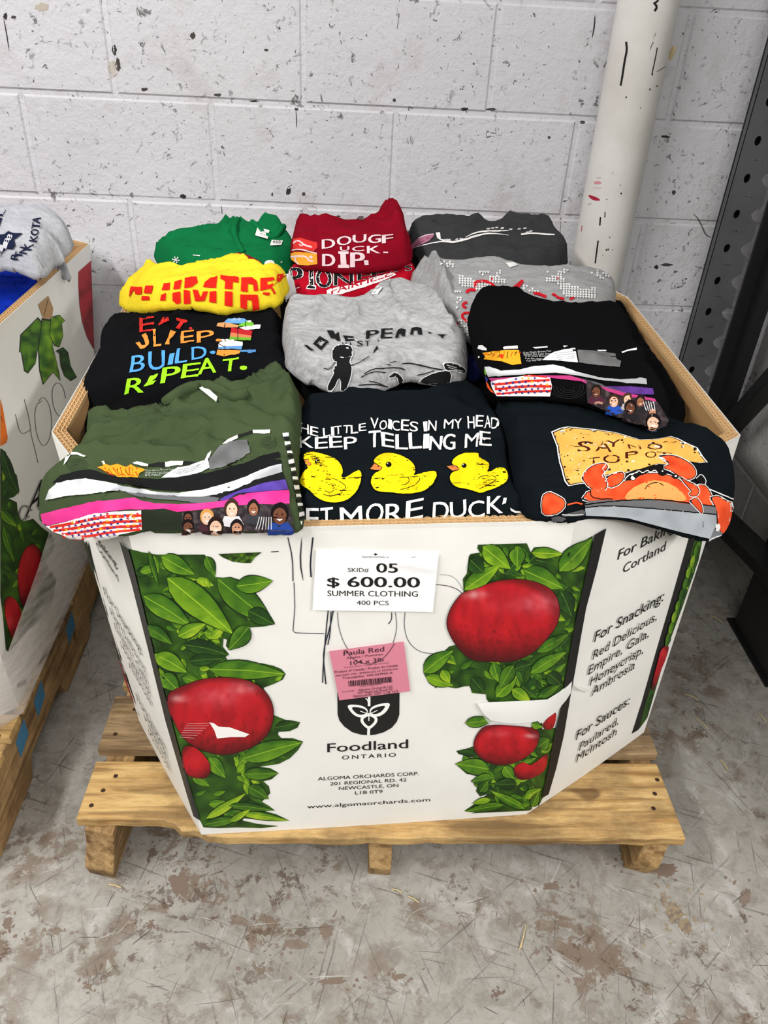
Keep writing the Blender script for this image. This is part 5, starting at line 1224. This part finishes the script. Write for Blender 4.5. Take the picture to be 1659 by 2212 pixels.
I.line(z((975,800),(1000,790),(1030,800)), 5, (196,150,130), 1)
s.done()

# --- crab
z = Z(1060, 860, 3.072); z_s = 3.072
def lip(x, y): return max(pile(x, y)+.028, .75) - .11*sm(.004, .13, .63*(x-.633)-.776*(y+1.06))
s = Shirt('black shirt with an orange crab holding a sign, hanging over the front right corner', [(1072,850),(1086,886),(1098,918),(1102,957),(1106,1023),(1105,1055),(1110,1085),(1125,1104),(1141,1121),(1197,1126),(1242,1127),(1262,1118),(1301,1116),(1353,1120),(1418,1140),(1467,1153),(1529,1168),(1555,1157),(1571,1130),(1581,1088),(1583,1055),(1581,1023),(1578,984),(1561,951),(1529,928),(1496,914),(1464,910),(1400,885),(1250,830),(1100,815)], .028, C['navyblack'], fn=lip, seed=17, t=.032, wr=.004, drop=.022,
          ridges=[([(1075,880),(1092,960),(1100,1060)], .008, .012), ([(1300,1125),(1400,1120),(1480,1140)], .005, .01)])
I = s.ink; ORG = (240, 92, 48); BLK = (18, 14, 14); SG = (250, 186, 92)
sg = ((415,237),(470,215),(522,205),(600,213),(700,222),(830,242),(900,262),(985,287),(1100,282),(1180,266),(1230,280),(1270,300),(1350,335),(1385,388),(1415,424),(1360,430),(1300,420),(1180,440),(1100,435),(1000,470),(880,500),(760,515),(700,560),(600,566),(525,580),(502,550),(482,480),(466,430),(450,330))
sgz = z(*sg); cx_ = sum(p[0] for p in sgz)/len(sgz); cy_ = sum(p[1] for p in sgz)/len(sgz)
I.poly([(cx_+(p[0]-cx_)*1.035, cy_+(p[1]-cy_)*1.06) for p in sgz], WH); I.poly([(cx_+(p[0]-cx_)*1.015, cy_+(p[1]-cy_)*1.03) for p in sgz], BLK); I.poly(sgz, lambda p: mixc(SG, (236,166,72), nz(p,.03,7)*.8+.2))
BRN = (70, 26, 14)
def sgl(ch, x0, y0, x1, y1, sl=0, lean=0): I.text(ch, *z((x0,y1),(x1,y1+sl)), (y1-y0)/z_s, BRN, bold=.012, lean=(lean,-1))
sgl('S', 570, 290, 662, 362, 0, .1); sgl('A', 692, 286, 802, 362, 4); sgl('Y', 762, 288, 864, 336, -10); sgl('N', 915, 312, 1000, 344, 4, -.4); sgl('O', 1032, 308, 1134, 346); sgl('T', 642, 402, 720, 446, -8, .1); sgl('O', 745, 380, 858, 438); sgl('P', 892, 364, 975, 408, -10); sgl('O', 1020, 360, 1095, 402, -4); sgl('T', 1095, 358, 1195, 388, 10)
r = random.Random(8)
for k in range(46):
    x = r.gauss(550, 55); y = r.uniform(240, 540)
    if inside((x, y), sg): I.ell(z((x, y))[0], r.uniform(.6, 2.6), r.uniform(.5, 1.6), (230,226,218) if k % 3 else (30,26,26), n=7)
def part(pts, col=ORG, sm_=1, w=2.0):
    p = z(*pts); I.line(p+[p[0]], w+4.5, WH, sm_); I.line(p+[p[0]], w+1.4, BLK, sm_); I.poly(p, col if callable(col) else (lambda q: mixc(col, (206,58,26), nz(q,.05,5)+.15)), sm_)
part(((340,705),(345,650),(380,625),(440,650),(492,680),(482,730),(420,770),(345,768)))
part(((600,668),(640,620),(760,600),(870,560),(990,510),(1110,500),(1220,530),(1310,600),(1400,572),(1440,612),(1475,705),(1400,722),(1320,700),(1000,690),(750,700)))
I.poly(z((870,672),(915,605),(1010,556),(1100,545),(1200,575),(1280,640),(1292,685),(1150,672),(1000,668)), (250,172,96), 1)
part(((765,532),(820,510),(882,497),(862,560),(770,602)))
part(((605,540),(625,498),(682,455),(762,440),(776,470),(742,500),(762,560),(762,598),(720,612),(650,602)))
I.line(z((770,440),(742,480),(758,500),(740,520),(760,560)), 1.6, WH, 0); I.poly(z((655,608),(750,602),(745,640),(810,650),(800,664),(690,662),(655,650)), ORG); I.line(z((655,608),(655,652),(700,665),(800,665)), 2, BLK, 1)
part(((1110,392),(1200,384),(1290,420),(1346,470),(1350,520),(1300,546),(1240,520),(1190,482),(1130,462),(1192,440)))
part(((1250,530),(1300,560),(1350,580),(1375,620),(1350,650),(1300,640),(1330,620),(1290,580)))
part(((1450,662),(1500,650),(1560,690),(1592,690),(1588,800),(1545,888),(1520,900),(1492,800),(1490,730)))
I.poly(z((610,700),(640,678),(750,672),(850,672),(1000,668),(1150,680),(1300,700),(1480,715),(1490,770),(1300,748),(1000,720),(750,705),(620,722)), (112,113,116))
I.poly(z((615,722),(750,708),(1000,722),(1150,735),(1300,750),(1490,770),(1488,840),(1465,890),(1445,930),(1250,885),(1100,845),(900,792),(740,780),(622,776)), lambda p: mixc((176,182,188),(150,156,162), nz(p,.03,6)+.3))
I.line(z((560,712),(700,690),(850,675),(1000,668),(1150,672),(1300,694),(1480,716)), 2.6, BLK, 1); I.line(z((615,722),(750,706),(1000,721),(1150,735),(1300,750),(1490,770)), 2.4, BLK, 1); I.line(z((1488,765),(1492,830),(1470,885),(1448,935)), 2, BLK, 1)
part(((1310,680),(1350,660),(1385,700),(1395,770),(1370,740)), w=1.6)
I.poly(z((465,770),(600,735),(618,745),(610,775),(490,780)), (90,90,92)); I.line(z((470,765),(540,770),(610,765)), 2, WH, 0); I.line(z((505,705),(560,690),(600,700)), 3, ORG, 0)
I.poly(z((400,790),(450,775),(500,795),(470,815),(420,812)), (80,80,82))
I.poly(z((868,548),(900,505),(1000,470),(1090,440),(1125,462),(1152,500),(1090,484),(1010,505),(930,548)), BLK, 1)
for x, y, rr in ((935,533,18),(1130,497,30),(1215,522,22)): I.ell(z((x,y))[0], rr/z_s, rr/z_s*.75, BLK)
I.line(z((880,545),(905,515),(960,505),(975,485),(1000,505),(1030,480),(1050,498),(1080,478),(1095,495)), 1.8, WH, 1)
for x, y, rr in ((935,532,14),(1218,520,8),(1130,488,6)): I.ell(z((x,y))[0], rr/z_s, rr/z_s*.8, WH)
I.line(z((1015,602),(1035,575),(1075,560),(1115,565),(1138,580)), 1.8, BLK, 1)
I.poly(z((1350,540),(1385,505),(1415,540),(1405,575),(1370,560)), BLK, 1); I.line(z((1352,535),(1385,502),(1420,545),(1412,575)), 1.6, WH, 1); I.line(z((1435,605),(1520,640),(1598,670)), 2.2, WH, 0)
I.poly(z((1480,820),(1495,845),(1505,880),(1480,875)), WH); I.poly(z((1470,870),(1525,890),(1520,908),(1450,940),(1445,930)), (120,122,126)); I.line(z((1442,935),(1480,918),(1528,905)), 2, WH, 0)
I.poly(z((1395,815),(1412,820),(1398,855)), BLK)
s.done()

# --- olive test-print shirt
z = Z(80, 780, 2.765); z_s = 2.765
def lip2(x, y): return max(pile(x, y)+.036, .75 if y < -.7 else 0) - .10*sm(.004, .11, -.83*(x+.126)-.56*(y+.857))
s = Shirt('olive green shirt with stripes, stars and a group photo print, over the front left corner', [(181,884),(199,877),(225,882),(254,888),(326,859),(369,834),(405,820),(434,814),(478,825),(514,830),(532,823),(557,802),(575,788),(597,783),(615,791),(633,812),(648,827),(652,852),(650,925),(647,997),(649,1069),(656,1143),(637,1150),(550,1149),(395,1147),(311,1147),(283,1152),(217,1163),(152,1162),(116,1151),(102,1136),(86,1124),(94,1102),(100,1084),(112,1056),(138,1031),(158,1009),(172,979),(186,961),(186,932),(186,900)], .036, C['olive'], fn=lip2, seed=18, t=.034, wr=0.009, drop=.024,
          ridges=[([(200,885),(250,905),(330,870),(395,838),(430,822)], .014, .008), ([(250,915),(320,890),(355,870)], -.010, .010), ([(355,900),(352,870),(370,850)], -.012, .008), ([(470,850),(500,868),(540,850),(575,810)], .010, .008), ([(330,925),(270,960),(200,970)], .006, .009), ([(350,930),(300,980),(240,990)], .006, .008), ([(380,935),(360,970),(320,1000)], .005, .007), ([(430,930),(450,960),(440,990)], .005, .008), ([(520,890),(560,870),(620,850)], .007, .009), ([(520,900),(570,930),(630,950)], .006, .009), ([(180,1000),(260,1008),(400,1012)], .006, .012), ([(600,800),(620,840),(630,900)], .008, .012), ([(280,1080),(300,1110),(310,1140)], .005, .008)])
s.band([(352,872),(395,842),(432,830),(470,838),(500,858),(530,850)], .018, .009); 
s.tag([(430,838),(442,832),(470,857),(467,868)], .006, 'white neck tag', lambda J: [J.line([(440,846),(455,858)], 1, (170,170,170), 0)])
I = s.ink
for pts in (((385,607),(400,602),(412,622),(405,628)), ((570,612),(600,603),(666,618),(662,636),(620,632)), ((765,605),(800,600),(872,602),(868,622),(765,635)), ((975,612),(1000,598),(1020,555),(1042,542),(1030,575),(1005,605)), ((1108,500),(1140,472),(1198,445),(1200,465),(1150,492)), ((1290,415),(1392,415),(1390,435),(1295,436)), ((165,622),(175,580),(200,545),(245,546),(298,572),(290,578),(240,560),(208,562),(185,600))):
    I.poly(z(*pts), WH)
for pts in (((666,618),(765,605),(765,635),(662,636)), ((872,602),(975,612),(970,618),(868,622)), ((1198,445),(1290,415),(1292,432),(1200,465))): I.poly(z(*pts), (34,36,34))
I.poly(z((360,642),(400,632),(390,615),(440,632),(480,620),(530,640),(560,622),(590,640),(650,652),(610,672),(600,706),(560,698),(500,702),(430,672)), (246,166,40))
for k in range(10): I.line(z((380+k*24,650-(k%2)*6),(410+k*20,668+(k%3)*6),(440+k*18,690)), 1.6, (196,40,20) if k % 2 else (150,70,10), 0)
for k, (a, b) in enumerate((((648,660),(815,650)), ((645,672),(780,668)), ((645,684),(770,680)), ((645,695),(735,692)))): I.text(('12 pt Quick Brown Fox','jumps the Lazy Dog','10 pt Quick Brown','8 pt fox')[k], *z(a, b), 3, (190,196,190), bold=.01)
I.poly(z((742,704),(775,675),(830,640),(930,622),(1022,590),(1032,640),(955,680),(850,702)), (214,216,218))
for k in range(4): I.line(z((800+k*14,662+k*8),(1000-k*20,622+k*14)), 1, (140,142,144), 0)
I.poly(z((1030,652),(1030,585),(1092,512),(1150,490),(1205,482),(1255,476),(1272,548),(1225,585),(1180,610),(1100,640)), lambda p: mixc((120,122,122),(98,100,100), nz(p,.04,3)+.4))
for cc, n_ in (((1385,490),5),((245,625),6)):
    for k in range(n_): I.line([(z(cc)[0][0]+(4+k*3.6)*math.cos(t_*.63), z(cc)[0][1]+(3+k*2.6)*math.sin(t_*.63)) for t_ in range(11)], .7, (52,62,44), 0)
I.poly(z((98,732),(150,685),(250,660),(330,655),(400,680),(480,695),(600,706),(720,712),(800,707),(1000,678),(1100,652),(1250,612),(1350,572),(1450,546),(1456,620),(1350,652),(1200,712),(1000,775),(850,782),(700,772),(600,757),(480,732),(300,702),(180,716)), (24,25,26))
I.poly(z((60,830),(82,770),(130,732),(180,716),(300,706),(420,727),(560,762),(700,787),(850,797),(1000,777),(1200,717),(1380,642),(1462,620),(1466,672),(1300,722),(1150,782),(1000,812),(850,816),(700,802),(500,782),(360,792),(200,802)), lambda p: mixc((240,241,243), (176,178,182), sm(-.1, .9, nz(p,.02,3)*1.4+sm(220,300,p[0])*sm(420,320,p[0])*.9)))
I.poly(z((520,782),(700,803),(850,818),(1000,812),(1090,806),(1080,840),(1000,850),(850,840),(700,828),(600,808)), (104,106,108)); I.poly(z((1000,812),(1150,783),(1300,725),(1466,674),(1480,714),(1350,738),(1200,782),(1090,815)), (28,29,30))
I.poly(z((1085,832),(1120,810),(1200,782),(1350,737),(1482,716),(1496,776),(1350,790),(1200,802),(1130,832)), lambda p: mixc((96,72,168),(80,56,150), nz(p,.05,2)+.4))
I.poly(z((34,912),(150,882),(330,842),(480,827),(580,812),(620,832),(700,852),(850,856),(1000,846),(1130,832),(1250,802),(1400,787),(1500,780),(1506,852),(1300,856),(1150,866),(1000,882),(850,897),(800,906),(700,886),(560,882),(420,897),(200,950),(50,985)), lambda p: mixc((236,66,150),(208,44,130), nz(p,.03,8)*.8+.3))
stars([(66,985),(200,952),(340,910),(450,898),(622,888),(628,1002),(540,1022),(380,1058),(200,1050),(110,1018)], [(((90,990),(250,960),(420,922),(625,918)), 6.5), (((110,1012),(260,990),(430,955),(628,948)), 6), (((160,1035),(300,1015),(440,985),(630,978)), 6), (((220,1050),(330,1042),(460,1015),(620,1000)), 5)], 6, lambda x: -(x-160)*.14+8)
I.poly(z((628,890),(760,878),(870,905),(868,1005),(700,1008),(632,1000)), (38,44,34))
for k in range(5): I.line([(z((760,960))[0][0]+(8+k*6)*math.cos(t_*.3+.2), z((760,960))[0][1]+(4+k*4.6)*math.sin(t_*.3+3.4)) for t_ in range(11)], .7, (54,60,50), 0)
crowd([(870,905),(1000,888),(1150,866),(1330,852),(1500,856),(1520,920),(1540,1010),(1300,1012),(1100,1014),(868,1008)], [(905,930,26,1,(20,16,16),(60,60,64)), (1165,885,40,2,(60,40,28),(220,220,222)), (1295,880,34,3,(30,22,20),(60,60,66)), (1450,915,48,1,(22,18,18),(40,70,150)), (1018,930,36,2,(206,150,80),(70,40,50)), (905,985,34,1,(26,20,20),(80,40,48)), (1070,985,44,2,(40,26,22),(50,48,54)), (1195,990,36,0,(34,24,24),(56,54,60))], 9)
for k in range(6): I.line(z((1330+k*14,925),(1310+k*18,1000)), 1.6, (220,220,222), 0)
y = 435; k = 0
while y < 1000:
    x = 1470+(y-435)*.19; h_ = 17 if k % 3 else 24
    I.poly(z((x,y),(x+28,y-3),(x+31,y+h_-3),(x+3,y+h_)), WH if k % 2 == 0 else (30,32,30)); y += 26; k += 1
s.done()

# --- sweatshirts heaped in the left bin
def heap(x, y): return .78 + .09*(1-((x+.75)/.6)**2) + .10*sm(-.45, -.15, y)
z = Z(0, 400, 3.687); z_s = 3.687
s = Shirt('royal blue sweatshirt with white letters in the left bin', [(-60,575),(0,582),(40,586),(80,600),(100,620),(122,612),(128,600),(112,625),(88,650),(60,680),(30,705),(0,722),(-60,760),(-260,800),(-260,620)], 0, C['blue'], fn=lambda x, y: .735+.03*sm(-.32, -.6, x), seed=21, t=.03, wr=.006, name='folded_sweatshirt', cat='sweatshirt')
I = s.ink
def zz(body, o, e, h, col, **kw):
    a, b = z(o, e); I.text(body, a, b, h/z_s, col, **kw)
zz('ST', (290,850), (330,800), 40, (226,220,206), bold=.03, lean=(.4,-.9)); zz('ND', (330,820), (400,770), 40, (226,220,206), bold=.03, lean=(.2,-.9))
s.done()
s = Shirt('light grey fleece sleeve bunched against the left bin rim', [(84,590),(104,560),(124,556),(146,562),(146,568),(118,594),(98,606),(86,606)], 0, C['hood'], fn=lambda x, y: .784, seed=22, t=.035, r=.016, wr=.008, name='folded_sweatshirt', cat='sweatshirt', step=.005); s.done()
def hood(x, y): return .80 + .40*sm(-.62, -.02, y)*.33 + .02*sm(-.3,-.5,x)
s = Shirt('heather grey hooded sweatshirt with navy lettering heaped in the left bin', [(-120,440),(-40,430),(30,428),(75,426),(108,428),(132,442),(146,458),(148,478),(145,500),(136,520),(130,540),(140,556),(128,562),(112,585),(92,600),(76,604),(40,590),(0,584),(-120,600),(-260,600),(-260,470)], 0, C['hood'], fn=hood, seed=23, t=.06, r=.06, wr=.008, name='folded_sweatshirt', cat='sweatshirt', drop=.06,
          ridges=[([(0,545),(40,545),(80,560),(105,580)], .012, .012), ([(30,575),(60,570),(90,585)], -.012, .010), ([(100,530),(118,545),(130,560)], .010, .010)])
I = s.ink; NV = (28, 34, 60)
for ch, x, y in (('A',325,290),('T',320,335),('O',312,385),('K',302,435),('I',292,478),('K',262,498),('N',228,525),('T',190,560),('R',160,572)):
    if ch == 'I': continue
    a, b = z((x-10, y+22), (x+2, y-26)); I.text(ch, a, b, 66/z_s, NV, bold=.03, lean=(-1, -.12))
a, b = z((20,250),(48,205)); I.text('L', a, b, 13, NV, bold=.05, lean=(-1,-.1)); a, b = z((0,330),(20,270)); I.text('I', a, b, 10, NV, bold=.05, lean=(-1,-.1))
I.poly(z((-20,400),(40,395),(70,370),(100,385),(185,388),(150,420),(120,440),(130,480),(110,512),(60,505),(20,540),(-20,570),(-20,480)), NV)
for ch, x, y in (('8',95,420),('8',72,448),('I',60,480),('1',30,500)):
    a, b = z((x-4, y+26), (x+10, y-14)); I.text(ch, a, b, 40/z_s, (206,208,214), bold=.03, lean=(-.9,-.3))
a, b = z((0,560),(40,530)); I.text('P', a, b, 9, (206,208,214), bold=.03, lean=(-.6,-.6))
s.done()

# ------------------------------------------------------------------ small marks and litter
pb = BVHTree.FromPolygons([tuple(pipe.matrix_world @ v.co) for v in pipe.data.vertices], [tuple(p.vertices) for p in pipe.data.polygons])
J = Ink(pb, eps=.0006, dl=.0001, step=10)
z = Z(830, 0, 2.0012)
J.poly(z((882,842),(900,845),(930,858),(934,868),(905,866),(888,855)), (176,36,62), 1); J.poly(z((908,784),(930,782),(942,790),(930,797),(905,795)), (222,150,156), 1); J.line(z((918,768),(936,768)), 3, (206,200,198), 0); J.line(z((905,812),(940,812)), 2, (222,190,190), 0); J.line(z((880,885),(895,878)), 3, (206,190,190), 0); J.line(z((856,975),(852,1000)), 2, (200,120,130), 0)
for l, w_ in ((((1046,180),(1050,215),(1040,260),(1028,340)), 4.5), (((1028,340),(1022,370)), 4), (((1180,205),(1170,260),(1156,322)), 2.2), (((1178,310),(1215,288)), 1.2), (((935,938),(932,975)), 3), (((955,915),(953,940)), 2), (((925,1040),(918,1090),(912,1138)), 3), (((1165,10),(1180,30),(1168,48)), 5), (((1185,0),(1172,12)), 4)): J.line(z(*l), w_, (22,20,20), 1)
for x, y, q in ((1046,420,3),(1148,386,3),(1178,372,2.5),(1158,322,3),(962,862,1.8),(1024,836,3),(1020,800,2),(988,748,1.5),(960,1080,3),(968,1078,3),(985,1080,1.6),(945,1104,1.6),(974,1026,2),(1108,466,2),(1162,186,2)): J.ell(z((x,y))[0], q*.55, q*.75, (26,24,24), n=8)
def add_ink(o, J, keep_smooth):
    ev, ef, ec, _ = J.out(); old = o.data; n = len(old.vertices); mats = list(old.materials)
    vs = [tuple(v.co) for v in old.vertices]; fs = [tuple(p.vertices) for p in old.polygons]; mi = [p.material_index for p in old.polygons]
    me = bpy.data.meshes.new(o.name); me.from_pydata(vs+[tuple(v) for v in ev], [], fs+[tuple(n+i for i in f) for f in ef])
    for m in mats+[M['ink']]: me.materials.append(m)
    me.polygons.foreach_set('material_index', mi+[len(mats)]*len(ef)); me.polygons.foreach_set('use_smooth', [keep_smooth]*len(me.polygons))
    a = me.color_attributes.new('Col', 'FLOAT_COLOR', 'POINT'); a.data.foreach_set('color', np.asarray([(1,1,1,1)]*n+ec, np.float32).ravel()); o.data = me
def bvh_of(o): return BVHTree.FromPolygons([tuple(v.co) for v in o.data.vertices], [tuple(p.vertices) for p in o.data.polygons])
add_ink(pipe, J, True)
def blot(J, c, rx, ry, col, seed, rot=0, n=26):
    """an irregular stain or chip with a ragged outline"""
    r = random.Random(seed); pts = []; ca, sa = math.cos(rot), math.sin(rot)
    for k in range(n):
        t = 6.28318*k/n; q = 1+.35*nz((math.cos(t), math.sin(t)), 1.3, seed)+r.uniform(-.2, .2)
        x, y = rx*q*math.cos(t), ry*q*math.sin(t); pts.append((c[0]+x*ca-y*sa, c[1]+x*sa+y*ca))
    J.poly(pts, col)
# chips, cracks and a scratch on the block wall
wb = bpy.data.objects['wall_back']; J = Ink(bvh_of(wb), eps=.0006, dl=.0001, step=8)
for i, (x, y, rx, ry) in enumerate(((247,108,5,10),(417,78,5,7),(575,108,4,3),(604,61,2,2),(255,140,6,14),(312,193,7,4),(396,424,7,4),(432,426,3,2),(588,420,2,4),(623,413,5,8),(656,419,4,4),(1062,236,10,3),(1003,235,8,3),(1258,264,5,4),(640,236,5,3),(12,36,4,8),(30,37,6,3),(470,205,8,3),(548,218,10,2),(852,216,3,4),(1186,297,3,3),(1418,577,4,4),(1440,572,12,3),(1455,415,4,5),(1437,295,8,3),(731,467,4,2))):
    blot(J, (x, y), rx, ry, (74,68,66) if i % 3 else (52,48,47), 300+i)
for l, w_ in ((((1285,32),(1284,55),(1279,82)), 3.2), (((639,238),(641,262),(640,275)), 2), (((8,40),(14,70),(20,110)), 2.4), (((478,445),(480,462)), 2.4), (((862,30),(858,62)), 1.6), (((1212,470),(1208,520)), 1.4)): J.line(l, w_, (56,52,50), 1, True)
J.line([(1497,461),(1508,472),(1517,490),(1524,508),(1537,513)], 3.4, (104,98,92), 2, True)
blot(J, (90,15), 14, 9, (196,188,172), 401); blot(J, (245,148), 10, 16, (202,194,186), 402)
add_ink(wb, J, False)
# stains, chips and scrapes of their own on the floor
fl = bpy.data.objects['floor']; J = Ink(bvh_of(fl), eps=.0005, dl=.00006, step=6); r = random.Random(77)
for i, (x, y, rx, ry, ro, c_) in enumerate(((386,1908,26,34,.3,(112,86,72)),(1455,1972,24,32,-.5,(156,134,100)),(1482,2002,28,18,.9,(150,128,94)),(1434,1945,10,16,0,(150,132,104)),(1610,1938,16,28,.3,(120,98,84)),(1170,2000,24,18,.2,(132,122,108)),(640,2040,36,16,.1,(118,100,84)),(705,2010,22,20,.4,(116,96,80)),(560,2095,20,8,.2,(110,92,76)),(720,2120,40,10,-.1,(108,84,72)),(1365,1862,40,14,.4,(112,84,66)),(1440,1880,34,22,.2,(116,88,70)),(1190,1915,24,10,.1,(114,94,78)),(520,1990,26,12,.5,(120,104,90)),(1072,2150,5,7,0,(96,70,60)),(330,2000,7,5,0,(104,78,66)),(190,2130,10,8,0,(112,90,76)),(1250,2120,18,8,.6,(126,108,94)),(860,2110,22,8,-.2,(112,90,76)),(15,1995,14,18,.2,(110,86,74)),(120,2010,20,8,0,(122,106,92)))):
    c_ = mixc(c_, (146, 139, 129), .4); blot(J, (x, y), rx*.7, ry*.7, lambda p, c_=c_: mixc(c_, (122, 108, 96), .5+1.5*nz(p, .09, 3)), 500+i, ro, 40)
    for k in range(12): blot(J, (x+r.gauss(0, rx*1.3), y+r.gauss(0, ry*1.1)), r.uniform(1.5, 6), r.uniform(1, 4), c_, 700+i*9+k, r.uniform(0, 3), 9)
for i in range(46):
    x, y = r.uniform(20, 1640), r.uniform(1900, 2200); an = r.uniform(0, 3.14); L = r.uniform(25, 120)
    J.line([(x, y), (x+L*.5*math.cos(an), y+L*.25*math.sin(an)+r.uniform(-3, 3)), (x+L*math.cos(an), y+L*.5*math.sin(an))], r.uniform(.8, 1.8), r.choice(((92,86,80),(104,96,88),(196,194,188),(86,76,70))), 1, True)
add_ink(fl, J, False)
# strip of peeling tape on the pipe's right side
tp = MB(); q = [on_y((1452,100), -.09), on_y((1461,100), -.10), on_y((1459,112), -.10), on_y((1451,128), -.09), on_y((1445,132), -.085), on_y((1444,118), -.085)]
tp.add(q+[v+Vector((.002,.004,0)) for v in q], [(0,1,2,3,4,5),(11,10,9,8,7,6)]+[(i,(i+1)%6,6+(i+1)%6,6+i) for i in range(6)])
tag(tp.build('tape_scrap', mat('masking_tape', (206,190,150), .7), pipe), 'beige scrap of peeling tape')
# bits of straw and splinters scattered on the floor
STR = mat('straw', (206, 186, 140), .8)
for i, (a, b) in enumerate([((1125,2048),(1136,1998)),((1132,2020),(1122,2052)),((1504,1552),(1530,1575)),((1480,1500),(1510,1512)),((1555,1640),(1572,1662)),((846,1920),(868,1928)),((880,1935),(905,1950)),((1535,1330),(1560,1345)),((235,1910),(262,1918)),((1640,1540),(1655,1560))]):
    p, q = on_z(a, FZ+.002), on_z(b, FZ+.002); mb = MB(); mb.tube([p, (p+q)/2+Vector((0,0,.003)), q], .0012, 6)
    tag(mb.build('straw_bit', STR), 'thin pale straw bit lying on the concrete floor', 'straw', 'straw bits on the floor')
